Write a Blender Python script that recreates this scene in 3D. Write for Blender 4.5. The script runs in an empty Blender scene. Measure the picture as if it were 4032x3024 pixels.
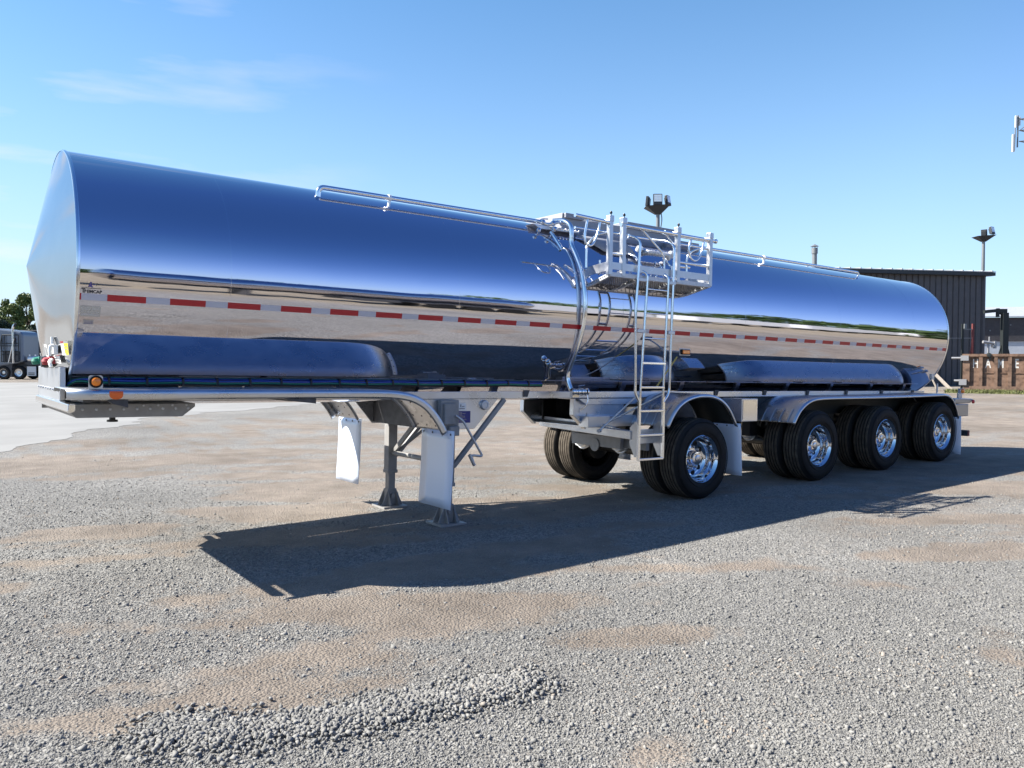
import bpy, math, random
import numpy as np
from mathutils import Vector, Matrix
PI = math.pi
R_ = math.radians
scene = bpy.context.scene
col = scene.collection
random.seed(7)
rng = np.random.default_rng(7)

# ------------------------------------------------------------------ camera
H_EYE = 1.759
YAW, PITCH, FPX = 0.63983, 0.03224, 3179.86
cam_d = bpy.data.cameras.new('camera')
cam_d.sensor_width = 36.0
cam_d.lens = 36.0 * FPX / 4032.0
cam_d.clip_start = 0.05
cam_d.clip_end = 6000
cam = bpy.data.objects.new('camera', cam_d)
col.objects.link(cam)
cam.location = (0, 0, H_EYE)
cam.rotation_euler = (PI / 2 - PITCH, 0, -YAW)
scene.camera = cam

# ------------------------------------------------------------------ light
SUN_DIR = Vector((-0.873, 0.640, 1.0)).normalized()
SUN_EL = math.asin(SUN_DIR.z)
SUN_AZ = math.atan2(SUN_DIR.x, SUN_DIR.y)
world = bpy.data.worlds.new('World')
scene.world = world
world.use_nodes = True
wn = world.node_tree.nodes
wl = world.node_tree.links
wn.clear()
w_out = wn.new('ShaderNodeOutputWorld')
w_bg = wn.new('ShaderNodeBackground')
sky = wn.new('ShaderNodeTexSky')
sky.sky_type = 'NISHITA'
sky.sun_disc = False
sky.sun_elevation = SUN_EL
sky.sun_rotation = SUN_AZ
sky.altitude = 2000
sky.air_density = 1.0
sky.dust_density = 1.0
sky.ozone_density = 6.0
w_bg.inputs['Strength'].default_value = 0.085
# white balance of the sky
w_tint = wn.new('ShaderNodeMix')
w_tint.data_type = 'RGBA'
w_tint.blend_type = 'MULTIPLY'
w_tint.inputs['Factor'].default_value = 1.0
wl.new(sky.outputs[0], w_tint.inputs['A'])
# pale haze low over the horizon, stronger towards the sun's side
w_tc = wn.new('ShaderNodeTexCoord')
w_sep = wn.new('ShaderNodeSeparateXYZ')
wl.new(w_tc.outputs['Generated'], w_sep.inputs[0])
def wmath(op, a, b=None):
    m = wn.new('ShaderNodeMath')
    m.operation = op
    m.use_clamp = False
    for i, q in enumerate((a, b)):
        if q is None: continue
        if isinstance(q, (int, float)): m.inputs[i].default_value = q
        else: wl.new(q, m.inputs[i])
    return m.outputs[0]
zc_ = wmath('MAXIMUM', w_sep.outputs[2], 0.0)
sx, sy = SUN_DIR.x / math.hypot(SUN_DIR.x, SUN_DIR.y), SUN_DIR.y / math.hypot(SUN_DIR.x, SUN_DIR.y)
dotz = wmath('ADD', wmath('MULTIPLY', w_sep.outputs[0], sx), wmath('MULTIPLY', w_sep.outputs[1], sy))
# the sky is a deeper, more violet blue on the side away from the sun
w_dir = wn.new('ShaderNodeMapRange')
w_dir.inputs['From Min'].default_value = -.80
w_dir.inputs['From Max'].default_value = -.45
wl.new(dotz, w_dir.inputs['Value'])
w_tc2 = wn.new('ShaderNodeMix')
w_tc2.data_type = 'RGBA'
w_tc2.inputs['A'].default_value = (.49, .73, 1.02, 1)
w_tc2.inputs['B'].default_value = (.66, 1.00, 1.02, 1)
w_up = wn.new('ShaderNodeMapRange')
w_up.inputs['From Min'].default_value = .45
w_up.inputs['From Max'].default_value = .65
w_up.inputs['To Min'].default_value = 1.0
w_up.inputs['To Max'].default_value = .0
wl.new(w_sep.outputs[2], w_up.inputs['Value'])
w_sun = wn.new('ShaderNodeMapRange')
w_sun.inputs['From Min'].default_value = -.15
w_sun.inputs['From Max'].default_value = .25
wl.new(dotz, w_sun.inputs['Value'])
wl.new(wmath('MULTIPLY', w_dir.outputs[0], wmath('MAXIMUM', w_up.outputs[0], w_sun.outputs[0])), w_tc2.inputs['Factor'])
wl.new(w_tc2.outputs['Result'], w_tint.inputs['B'])
fz = wmath('EXPONENT', wmath('MULTIPLY', wmath('POWER', wmath('DIVIDE', zc_, wmath('ADD', wmath('MULTIPLY', w_dir.outputs[0], .015), .205)), 1.35), -1.0))
side = wmath('ADD', wmath('MULTIPLY', wmath('MAXIMUM', dotz, 0.0), .30), .86)
w_hz = wn.new('ShaderNodeMix')
w_hz.data_type = 'RGBA'
w_hz.inputs['B'].default_value = (3.3, 3.85, 4.4, 1)
wl.new(wmath('MINIMUM', wmath('MULTIPLY', fz, side), 1.0), w_hz.inputs['Factor'])
wl.new(w_tint.outputs['Result'], w_hz.inputs['A'])
# a few thin wisps of high cloud
w_map = wn.new('ShaderNodeMapping')
w_map.inputs['Rotation'].default_value = (0, 0, .5)
w_map.inputs['Scale'].default_value = (2.0, 5.0, 14.0)
wl.new(w_tc.outputs['Generated'], w_map.inputs['Vector'])
w_nz = wn.new('ShaderNodeTexNoise')
w_nz.inputs['Scale'].default_value = 1.6
w_nz.inputs['Detail'].default_value = 7
wl.new(w_map.outputs[0], w_nz.inputs['Vector'])
cl_ = wmath('MULTIPLY', wmath('MAXIMUM', wmath('SUBTRACT', w_nz.outputs['Fac'], .53), 0.0), 1.6)
cl_ = wmath('MULTIPLY', cl_, wmath('MAXIMUM', wmath('SUBTRACT', dotz, .12), 0.0))
w_cl = wn.new('ShaderNodeMix')
w_cl.data_type = 'RGBA'
w_cl.inputs['B'].default_value = (4.2, 4.2, 4.4, 1)
wl.new(wmath('MINIMUM', wmath('MULTIPLY', cl_, 5.0), .6), w_cl.inputs['Factor'])
wl.new(w_hz.outputs['Result'], w_cl.inputs['A'])
wl.new(w_cl.outputs['Result'], w_bg.inputs['Color'])
wl.new(w_bg.outputs[0], w_out.inputs['Surface'])
sun_d = bpy.data.lights.new('sun', 'SUN')
sun_d.energy = 5.0
sun_d.angle = R_(0.5)
sun_d.color = (1.0, 0.945, 0.85)
sun = bpy.data.objects.new('sun', sun_d)
col.objects.link(sun)
sun.rotation_euler = SUN_DIR.to_track_quat('Z', 'Y').to_euler()
scene.view_settings.view_transform = 'Standard'
scene.view_settings.look = 'None'
scene.view_settings.exposure = 1.5
scene.view_settings.gamma = 1.0
scene.cycles.max_bounces = 10
scene.cycles.glossy_bounces = 6
scene.cycles.sample_clamp_indirect = 6.0

# ------------------------------------------------------------------ materials
MATS = {}
def mat(name, base=(.5, .5, .5), rough=.5, metal=0.0, spec=.5, bump=None, var=None, emit=None, coat=0.0):
    """bump = (scale, strength, distance), var = (scale, amount) colour mottling"""
    m = bpy.data.materials.new(name)
    m.use_nodes = True
    n = m.node_tree.nodes
    l = m.node_tree.links
    b = n['Principled BSDF']
    b.inputs['Base Color'].default_value = (*base, 1)
    b.inputs['Roughness'].default_value = rough
    b.inputs['Metallic'].default_value = metal
    b.inputs['Specular IOR Level'].default_value = spec
    b.inputs['Coat Weight'].default_value = coat
    tc = n.new('ShaderNodeTexCoord')
    if var:
        nz = n.new('ShaderNodeTexNoise')
        nz.inputs['Scale'].default_value = var[0]
        nz.inputs['Detail'].default_value = 6
        l.new(tc.outputs['Object'], nz.inputs['Vector'])
        mp = n.new('ShaderNodeMapRange')
        mp.inputs['From Min'].default_value = .3
        mp.inputs['From Max'].default_value = .7
        mp.inputs['To Min'].default_value = 1 - var[1]
        mp.inputs['To Max'].default_value = 1 + var[1]
        l.new(nz.outputs['Fac'], mp.inputs['Value'])
        mx = n.new('ShaderNodeMix')
        mx.data_type = 'RGBA'
        mx.blend_type = 'MULTIPLY'
        mx.inputs['Factor'].default_value = 1
        mx.inputs['A'].default_value = (*base, 1)
        l.new(mp.outputs['Result'], mx.inputs['B'])
        l.new(mx.outputs['Result'], b.inputs['Base Color'])
        if metal > .5:
            mr = n.new('ShaderNodeMapRange')
            mr.inputs['From Min'].default_value = .3
            mr.inputs['From Max'].default_value = .7
            mr.inputs['To Min'].default_value = rough * .75
            mr.inputs['To Max'].default_value = rough * 1.3
            l.new(nz.outputs['Fac'], mr.inputs['Value'])
            l.new(mr.outputs['Result'], b.inputs['Roughness'])
    if bump:
        nb = n.new('ShaderNodeTexNoise')
        nb.inputs['Scale'].default_value = bump[0]
        nb.inputs['Detail'].default_value = 5
        l.new(tc.outputs['Object'], nb.inputs['Vector'])
        bp = n.new('ShaderNodeBump')
        bp.inputs['Strength'].default_value = bump[1]
        bp.inputs['Distance'].default_value = bump[2]
        l.new(nb.outputs['Fac'], bp.inputs['Height'])
        l.new(bp.outputs['Normal'], b.inputs['Normal'])
    if emit:
        b.inputs['Emission Color'].default_value = (*emit[:3], 1)
        b.inputs['Emission Strength'].default_value = emit[3]
    MATS[name] = m
    return m

def tank_material():
    """mirror-polished stainless sheet with faint sheet waviness along the barrel"""
    m = mat('polished_stainless', (.56, .56, .63), .035, 1.0)
    n = m.node_tree.nodes
    l = m.node_tree.links
    b = n['Principled BSDF']
    tc = n.new('ShaderNodeTexCoord')
    mpn = n.new('ShaderNodeMapping')
    mpn.inputs['Scale'].default_value = (.55, .9, .9)
    l.new(tc.outputs['Object'], mpn.inputs['Vector'])
    nz = n.new('ShaderNodeTexNoise')
    nz.inputs['Scale'].default_value = 1.6
    nz.inputs['Detail'].default_value = 2
    l.new(mpn.outputs[0], nz.inputs['Vector'])
    bp = n.new('ShaderNodeBump')
    bp.inputs['Strength'].default_value = .15
    bp.inputs['Distance'].default_value = .02
    l.new(nz.outputs['Fac'], bp.inputs['Height'])
    l.new(bp.outputs['Normal'], b.inputs['Normal'])
    n2 = n.new('ShaderNodeTexNoise')
    n2.inputs['Scale'].default_value = 5
    n2.inputs['Detail'].default_value = 5
    l.new(tc.outputs['Object'], n2.inputs['Vector'])
    mr = n.new('ShaderNodeMapRange')
    mr.inputs['From Min'].default_value = .35
    mr.inputs['From Max'].default_value = .75
    mr.inputs['To Min'].default_value = .02
    mr.inputs['To Max'].default_value = .06
    l.new(n2.outputs['Fac'], mr.inputs['Value'])
    l.new(mr.outputs[0], b.inputs['Roughness'])
    return m

tank_material()
mat('satin_stainless', (.60, .61, .63), .30, 1.0, var=(2.5, .03))
mat('head_stainless', (.44, .45, .46), .10, 1.0, var=(6, .02))
mat('bright_tube', (.78, .79, .80), .16, 1.0)
mat('fender_steel', (.53, .54, .56), .30, 1.0, var=(5, .06))
mat('brushed_aluminium', (.52, .53, .55), .36, 1.0, var=(14, .06))
mat('box_grey', (.24, .25, .28), .45, .2)
mat('dusty_tread', (.075, .064, .052), .9, 0, spec=.1, var=(14, .35))
mat('bumper_steel', (.34, .35, .38), .32, .9)
mat('galvanised', (.52, .53, .55), .48, .85, var=(20, .15))
mat('cast_aluminium', (.80, .80, .79), .42, .6)
mat('white_plastic', (.62, .70, .84), .22, 0, coat=.4)
mat('rubber', (.0065, .0065, .007), .7, 0, spec=.3, bump=(60, .2, .003), var=(12, .3))
mat('rubber_tread', (.035, .033, .031), .75, 0, var=(30, .3))
mat('chrome', (.68, .69, .72), .07, 1.0)
mat('dark_hole', (.004, .004, .005), .8)
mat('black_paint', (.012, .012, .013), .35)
mat('black_hose', (.012, .012, .014), .5)
mat('blue_hose', (.02, .06, .32), .4)
mat('green_hose', (.01, .16, .10), .4)
mat('yellow_hose', (.45, .36, .10), .45)
mat('red_tape', (.40, .008, .015), .35)
mat('silver_tape', (.46, .46, .52), .40, .2)
mat('amber_lens', (.85, .22, .01), .18, 0, coat=.5)
mat('orange_reflector', (.72, .12, .015), .25)
mat('red_lens', (.40, .01, .012), .2, 0, coat=.5)
mat('white_paint', (.55, .56, .57), .45)
mat('label_white', (.72, .72, .70), .5)
mat('label_grey', (.42, .43, .45), .22, .75)
mat('label_yellow', (.80, .62, .02), .5)
mat('label_blue', (.018, .022, .17), .4)
mat('label_teal', (.25, .50, .44), .5)
mat('ink', (.015, .015, .02), .5)
mat('ink_purple', (.10, .07, .22), .5)
mat('red_paint', (.28, .02, .025), .4)
mat('dark_steel', (.06, .06, .065), .55, .3, var=(10, .3))
mat('grey_paint', (.25, .245, .24), .5, .0, var=(12, .12))
mat('mesh_dark', (.16, .15, .14), .45, .9)
mat('shed_siding', (.066, .064, .072), .55, .0, var=(3, .12))
mat('shed_trim', (.02, .024, .028), .5)
mat('roof_edge', (.35, .36, .37), .5, .3)
mat('dark_wall', (.045, .042, .048), .7, var=(4, .2))
mat('lower_wall', (.42, .45, .50), .6, var=(5, .06))
mat('grey_roof', (.30, .32, .35), .55, var=(6, .1))
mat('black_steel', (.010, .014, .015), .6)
mat('rust_red', (.16, .04, .038), .7, var=(15, .25))
mat('gantry_white', (.30, .30, .31), .4, .3)
mat('timber', (.26, .23, .20), .8, var=(20, .2))
mat('truck_body', (.13, .16, .21), .32, .2, coat=.4)
mat('lamp_glass', (.75, .80, .82), .12, .3)
mat('lamp_housing', (.02, .024, .03), .5)
mat('pole_grey', (.17, .18, .19), .5, .3)
mat('cable', (.02, .03, .035), .6)

def leaf_material(name, c1, c2):
    m = mat(name, c1, .55, 0, spec=.3)
    n = m.node_tree.nodes
    l = m.node_tree.links
    b = n['Principled BSDF']
    at = n.new('ShaderNodeAttribute')
    at.attribute_name = 'shade'
    mx = n.new('ShaderNodeMix')
    mx.data_type = 'RGBA'
    mx.inputs['A'].default_value = (*c1, 1)
    mx.inputs['B'].default_value = (*c2, 1)
    l.new(at.outputs['Fac'], mx.inputs['Factor'])
    l.new(mx.outputs['Result'], b.inputs['Base Color'])
    b.inputs['Transmission Weight'].default_value = 0
    return m
leaf_material('leaves', (.060, .095, .022), (.21, .25, .085))
leaf_material('leaves_dark', (.010, .022, .012), (.040, .065, .030))
leaf_material('leaves_far', (.018, .040, .010), (.05, .085, .022))
leaf_material('grass_blades', (.06, .08, .02), (.17, .17, .07))
mat('bark', (.10, .08, .06), .9, bump=(8, .6, .03))

def rust_material():
    m = mat('container_rust', (.34, .17, .09), .75)
    n = m.node_tree.nodes
    l = m.node_tree.links
    b = n['Principled BSDF']
    tc = n.new('ShaderNodeTexCoord')
    nz = n.new('ShaderNodeTexNoise')
    nz.inputs['Scale'].default_value = 5
    nz.inputs['Detail'].default_value = 8
    l.new(tc.outputs['Object'], nz.inputs['Vector'])
    cr = n.new('ShaderNodeValToRGB')
    cr.color_ramp.elements[0].position = .35
    cr.color_ramp.elements[0].color = (.185, .115, .078, 1)
    cr.color_ramp.elements[1].position = .68
    cr.color_ramp.elements[1].color = (.070, .040, .026, 1)
    e = cr.color_ramp.elements.new(.5)
    e.color = (.15, .090, .060, 1)
    l.new(nz.outputs['Fac'], cr.inputs[0])
    l.new(cr.outputs[0], b.inputs['Base Color'])
rust_material()

# ------------------------------------------------------------------ mesh helpers
WHOLE = {'reflective_tape', 'maker_badge', 'placard', 'data_placard', 'small_label', 'catwalk_deck', 'lens', 'tyre', 'manhole_box'}
class MB:
    def __init__(s):
        s.v = []
        s.f = []
        s.m = []
    def add(s, vs, fs, mi=0):
        o = len(s.v)
        s.v += [tuple(p) for p in vs]
        s.f += [tuple(i + o for i in f) for f in fs]
        s.m += [mi] * len(fs)
        return s
    def box(s, c, size, mi=0, rot=None):
        x, y, z = [q / 2 for q in size]
        vs = [Vector((a * x, b * y, d * z)) for a in (-1, 1) for b in (-1, 1) for d in (-1, 1)]
        if rot is not None:
            vs = [rot @ p for p in vs]
        c = Vector(c)
        return s.add([p + c for p in vs],
                     [(0, 1, 3, 2), (4, 6, 7, 5), (0, 4, 5, 1), (2, 3, 7, 6), (0, 2, 6, 4), (1, 5, 7, 3)], mi)
    def bx(s, lo, hi, mi=0):
        return s.box([(a + b) / 2 for a, b in zip(lo, hi)], [abs(b - a) for a, b in zip(lo, hi)], mi)
    def bar(s, p, q, w, h, mi=0, up=(0, 0, 1)):
        p, q = Vector(p), Vector(q)
        d = (q - p)
        L = d.length
        d.normalize()
        upv = Vector(up)
        if abs(d.dot(upv)) > .98:
            upv = Vector((0, 1, 0))
        y = upv.cross(d).normalized()
        z = d.cross(y)
        rot = Matrix((d, y, z)).transposed()
        return s.box((p + q) / 2, (L, w, h), mi, rot)
    def prism(s, prof, a0, a1, axis='v', mi=0):
        """extrude a profile; axis 'v': profile (u,w); axis 'u': profile (v,w); axis 'w': profile (u,v)"""
        def P(p, a):
            if axis == 'v': return (p[0], a, p[1])
            if axis == 'u': return (a, p[0], p[1])
            return (p[0], p[1], a)
        n = len(prof)
        vs = [P(p, a0) for p in prof] + [P(p, a1) for p in prof]
        fs = [(i, (i + 1) % n, n + (i + 1) % n, n + i) for i in range(n)]
        fs += [tuple(range(n - 1, -1, -1)), tuple(range(n, 2 * n))]
        return s.add(vs, fs, mi)
    def tube(s, pts, r, n=10, mi=0, caps=True, closed=False):
        pts = [Vector(p) for p in pts]
        m = len(pts)
        rs = r if hasattr(r, '__len__') else [r] * m
        tan = []
        for i in range(m):
            if closed:
                t = (pts[(i + 1) % m] - pts[i]).normalized() + (pts[i] - pts[i - 1]).normalized()
            elif i == 0:
                t = pts[1] - pts[0]
            elif i == m - 1:
                t = pts[-1] - pts[-2]
            else:
                t = (pts[i + 1] - pts[i]).normalized() + (pts[i] - pts[i - 1]).normalized()
            tan.append(t.normalized())
        ref = Vector((0, 0, 1)) if abs(tan[0].z) < .9 else Vector((1, 0, 0))
        nrm = (ref - tan[0] * ref.dot(tan[0])).normalized()
        vs = []
        for i in range(m):
            nrm = (nrm - tan[i] * nrm.dot(tan[i])).normalized()
            bn = tan[i].cross(nrm)
            for k in range(n):
                a = 2 * PI * k / n
                vs.append(pts[i] + (nrm * math.cos(a) + bn * math.sin(a)) * rs[i])
        fs = []
        for i in range(m if closed else m - 1):
            j = (i + 1) % m
            for k in range(n):
                k2 = (k + 1) % n
                fs.append((i * n + k, i * n + k2, j * n + k2, j * n + k))
        if caps and not closed:
            fs.append(tuple(range(n - 1, -1, -1)))
            fs.append(tuple((m - 1) * n + k for k in range(n)))
        return s.add(vs, fs, mi)
    def lathe(s, prof, o=(0, 0, 0), axis=(0, 0, 1), n=32, mi=0, capa=False, capb=False):
        """prof: (radius, along axis)"""
        ax = Vector(axis).normalized()
        ref = Vector((0, 0, 1)) if abs(ax.z) < .9 else Vector((1, 0, 0))
        e1 = (ref - ax * ref.dot(ax)).normalized()
        e2 = ax.cross(e1)
        o = Vector(o)
        vs = []
        for r, h in prof:
            for k in range(n):
                a = 2 * PI * k / n
                vs.append(o + ax * h + (e1 * math.cos(a) + e2 * math.sin(a)) * r)
        fs = []
        for i in range(len(prof) - 1):
            for k in range(n):
                k2 = (k + 1) % n
                fs.append((i * n + k, i * n + k2, (i + 1) * n + k2, (i + 1) * n + k))
        if capa: fs.append(tuple(range(n - 1, -1, -1)))
        if capb: fs.append(tuple((len(prof) - 1) * n + k for k in range(n)))
        return s.add(vs, fs, mi)
    def cyl(s, p, q, r, n=16, mi=0):
        p, q = Vector(p), Vector(q)
        return s.lathe([(r, 0), (r, (q - p).length)], p, q - p, n, mi, True, True)
    def grid(s, rows, mi=0, flip=False):
        nr, nc = len(rows), len(rows[0])
        vs = [p for r in rows for p in r]
        fs = []
        for i in range(nr - 1):
            for j in range(nc - 1):
                f = (i * nc + j, i * nc + j + 1, (i + 1) * nc + j + 1, (i + 1) * nc + j)
                fs.append(f[::-1] if flip else f)
        return s.add(vs, fs, mi)
    def pieces(s):
        """groups of faces that touch (their boxes meet): one group = one separate piece"""
        par = list(range(len(s.v)))
        def find(a):
            while par[a] != a:
                par[a] = par[par[a]]
                a = par[a]
            return a
        for f in s.f:
            r = find(f[0])
            for i in f[1:]:
                par[find(i)] = r
        isl = {}
        for k, f in enumerate(s.f):
            isl.setdefault(find(f[0]), []).append(k)
        G = []
        for fs in isl.values():
            P = np.array([s.v[i] for k in fs for i in s.f[k]])
            G.append([P.min(0) - .003, P.max(0) + .003, fs])
        m = len(G)
        q = list(range(m))
        def fq(a):
            while q[a] != a:
                a = q[a]
            return a
        for a in range(m):
            for b in range(a + 1, m):
                if (G[a][0] <= G[b][1]).all() and (G[b][0] <= G[a][1]).all():
                    q[fq(b)] = fq(a)
        out = {}
        for a in range(m):
            out.setdefault(fq(a), []).extend(G[a][2])
        return list(out.values())
    def build(s, name, mats, parent=None, smooth=None, bevel=0, solid=0, loc=None, split=True):
        if split and name not in WHOLE:
            pcs = s.pieces()
            if len(pcs) > 1:
                res = []
                for fs in pcs:
                    t = MB()
                    mp = {}
                    for k in fs:
                        for i in s.f[k]:
                            if i not in mp:
                                mp[i] = len(t.v)
                                t.v.append(s.v[i])
                        t.f.append(tuple(mp[i] for i in s.f[k]))
                        t.m.append(s.m[k])
                    res.append(t.build(name, mats, parent, smooth, bevel, solid, loc, False))
                return max(res, key=lambda o: o.dimensions.length)
        me = bpy.data.meshes.new(name)
        me.from_pydata(s.v, [], s.f)
        if isinstance(mats, str): mats = [mats]
        for k in mats: me.materials.append(MATS[k])
        me.polygons.foreach_set('material_index', s.m)
        o = bpy.data.objects.new(name, me)
        col.objects.link(o)
        if smooth:
            me.polygons.foreach_set('use_smooth', [True] * len(me.polygons))
            me.set_sharp_from_angle(angle=R_(smooth))
        if solid:
            md = o.modifiers.new('solid', 'SOLIDIFY')
            md.thickness = solid
            md.offset = 0
        if bevel:
            md = o.modifiers.new('bevel', 'BEVEL')
            md.width = bevel
            md.segments = 2
            md.limit_method = 'ANGLE'
        if parent: o.parent = parent
        if loc: o.location = loc
        me.update()
        return o

def fillet(pts, r, n=6):
    """round the corners of a polyline"""
    pts = [Vector(p) for p in pts]
    out = [pts[0]]
    for i in range(1, len(pts) - 1):
        a, b, c = pts[i - 1], pts[i], pts[i + 1]
        d1, d2 = (a - b), (c - b)
        rr = min(r, d1.length * .48, d2.length * .48)
        p, q = b + d1.normalized() * rr, b + d2.normalized() * rr
        for k in range(n + 1):
            t = k / n
            out.append(p * (1 - t) ** 2 + b * 2 * t * (1 - t) + q * t * t)
    out.append(pts[-1])
    return out

def smooth_path(pts, n=8):
    """Catmull-Rom through points"""
    P = [Vector(p) for p in pts]
    P = [P[0] * 2 - P[1]] + P + [P[-1] * 2 - P[-2]]
    out = []
    for i in range(1, len(P) - 2):
        for k in range(n):
            t = k / n
            a, b, c, d = P[i - 1], P[i], P[i + 1], P[i + 2]
            out.append(.5 * ((2 * b) + (c - a) * t + (2 * a - 5 * b + 4 * c - d) * t * t + (3 * b - a - 3 * c + d) * t ** 3))
    out.append(P[-2])
    return out

def text_geo(txt, size, bold=0.0, font_scale=1.0):
    cu = bpy.data.curves.new('lettering', 'FONT')
    cu.body = txt
    cu.size = size
    cu.offset = bold
    cu.align_x = 'LEFT'
    o = bpy.data.objects.new('lettering', cu)
    col.objects.link(o)
    dg = bpy.context.evaluated_depsgraph_get()
    me = bpy.data.meshes.new_from_object(o.evaluated_get(dg))
    vs = [v.co.copy() for v in me.vertices]
    fs = [tuple(p.vertices) for p in me.polygons]
    bpy.data.objects.remove(o)
    bpy.data.curves.remove(cu)
    bpy.data.meshes.remove(me)
    return vs, fs

def tag(o, label=None, cat=None, group=None, kind=None):
    if label: o['label'] = label
    if cat: o['category'] = cat
    if group: o['group'] = group
    if kind: o['kind'] = kind
    return o

def empty(name, loc=(0, 0, 0), rot=(0, 0, 0)):
    o = bpy.data.objects.new(name, None)
    col.objects.link(o)
    o.location = loc
    o.rotation_euler = rot
    o.empty_display_size = .2
    return o

def copy_tree(o, parent=None):
    c = o.copy()
    col.objects.link(c)
    c.parent = parent
    for ch in list(o.children):
        copy_tree(ch, c)
    return c

FWD = Vector((math.sin(YAW), math.cos(YAW), 0))
RGT = Vector((math.cos(YAW), -math.sin(YAW), 0))
HOR = 1512 - math.tan(PITCH) * FPX
def ground_at(px, d):
    """ground point seen at photograph column px, d metres in front of the camera"""
    return RGT * ((px - 2016) / FPX * d) + FWD * d
def height_at(py, d):
    return H_EYE - (py - HOR) * d / FPX

# ================================================================== SETTING: ground
def vnoise(x, y, seed, f):
    r = np.random.default_rng(seed)
    N = 256
    g = r.random((N, N))
    X = x * f; Y = y * f
    xi = np.floor(X).astype(int); yi = np.floor(Y).astype(int)
    fx = X - xi; fy = Y - yi
    fx = fx * fx * (3 - 2 * fx); fy = fy * fy * (3 - 2 * fy)
    a = g[xi % N, yi % N]; b = g[(xi + 1) % N, yi % N]
    c = g[xi % N, (yi + 1) % N]; d = g[(xi + 1) % N, (yi + 1) % N]
    return (a * (1 - fx) + b * fx) * (1 - fy) + (c * (1 - fx) + d * fx) * fy
def fbm(x, y, seed, f, o=4):
    s = 0; a = .5; t = 0
    for k in range(o):
        s = s + a * vnoise(x + 17.3 * k, y - 9.1 * k, seed + k, f * 2 ** k); t += a; a *= .5
    return s / t
# bare, packed earth showing through the gravel: (x, y, half length, half width, angle)
PATCH = [(2.2, 15.2, 2.2, 1.0, 0), (5.3, 12.8, 1.6, 1.4, .2), (3.6, 9.2, .8, 1.0, .5), (1.6, 9.0, .6, .35, 0), (4.6, 10.9, 1.1, 1.2, .3),
         (2.75, 4.74, 1.0, .30, -.5), (1.80, 4.46, .70, .24, -.2), (2.3, 4.55, .5, .2, -.3), (1.35, 4.18, .42, .14, -.25), (3.65, 3.6, .30, .17, -.4),
         (5.0, 4.65, 1.1, .30, -.6), (9, 12.3, 3.6, 2.2, 0), (13.5, 14.5, 6, 2.6, 0), (20, 11, 8, 3.4, -.4), (24, 18, 12, 6, 0),
         (11.6, 4.6, 2.2, .6, -.5), (2.6, 2.45, .2, .15, 0), (2.0, 2.86, .2, .1, 0), (5.25, 2.1, .3, .25, 0), (7.6, 3.2, .8, .3, -.6),
         (6.0, 3.3, .5, .2, -.6), (9.5, 3.6, 1.2, .35, -.5), (6.5, 7.6, 2.5, .6, 0), (15, 6.3, 5, 1.6, -.2), (4.3, 5.9, 1.4, .3, 0), (.3, 7.4, .5, .2, 0)]
def dirt_at(x, y):
    d = np.zeros_like(x)
    ta, tb = x * .86 - y * .5, x * .5 + y * .86
    wob = (fbm(ta * .45, tb * 1.7, 5, 1.3, 6) - .5) * 4.2 + (fbm(x, y, 55, 9.0, 3) - .5) * 1.0
    for (px, py, a, b, t) in PATCH:
        c, s = math.cos(t), math.sin(t)
        u = ((x - px) * c + (y - py) * s) / (a * 1.12)
        v = (-(x - px) * s + (y - py) * c) / b
        q = 1.54 - np.sqrt(u * u + v * v) + wob
        d = np.maximum(d, np.clip(q / .9, 0, 1) * .95)
    base = np.clip((x - 7) / 16, 0, 1) * .55
    streak = np.clip((fbm(x * .35 + y * .1, y * 1.4, 21, .8, 4) - .52) * 3.2, 0, .6)
    back = np.clip((-y - 1) / 6, 0, 1) * .75
    far = np.clip((np.hypot(x, y) - 30) / 30, 0, 1) * .6
    return np.clip(np.maximum(np.maximum(d, np.maximum(base, far)), back) + streak * .55, 0, 1)
def axis_coords(lo, hi, step, far):
    c = list(np.arange(lo, hi, step))
    g = step; p = lo
    L = []
    while p > -far:
        g *= 1.13; p -= g; L.append(p)
    g = step; p = c[-1]
    Rr = []
    while p < far:
        g *= 1.13; p += g; Rr.append(p)
    return np.array(L[::-1] + c + Rr)
RIDGE = [(.90, 4.02), (1.10, 3.76), (1.50, 3.60), (1.95, 3.50), (2.35, 3.46), (2.66, 3.42)]
def ridge_at(x, y):
    h = np.zeros_like(x)
    for (a, b) in zip(RIDGE[:-1], RIDGE[1:]):
        ax, ay = a; bx_, by = b
        t = np.clip(((x - ax) * (bx_ - ax) + (y - ay) * (by - ay)) / ((bx_ - ax) ** 2 + (by - ay) ** 2), 0, 1)
        d = np.hypot(x - ax - t * (bx_ - ax), y - ay - t * (by - ay))
        h = np.maximum(h, np.exp(-(d / .13) ** 2))
    return h
def zground(x, y):
    near = np.exp(-((np.hypot(x - 4, y - 4)) / 9) ** 2)
    return (fbm(x, y, 31, .9, 3) - .5) * .025 * near + ridge_at(x, y) * .022
gxs = axis_coords(-4, 15, .10, 2500)
gys = axis_coords(2.2, 13, .10, 2500)
GX, GY = np.meshgrid(gxs, gys)
GZ = zground(GX, GY) - .0
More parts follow.
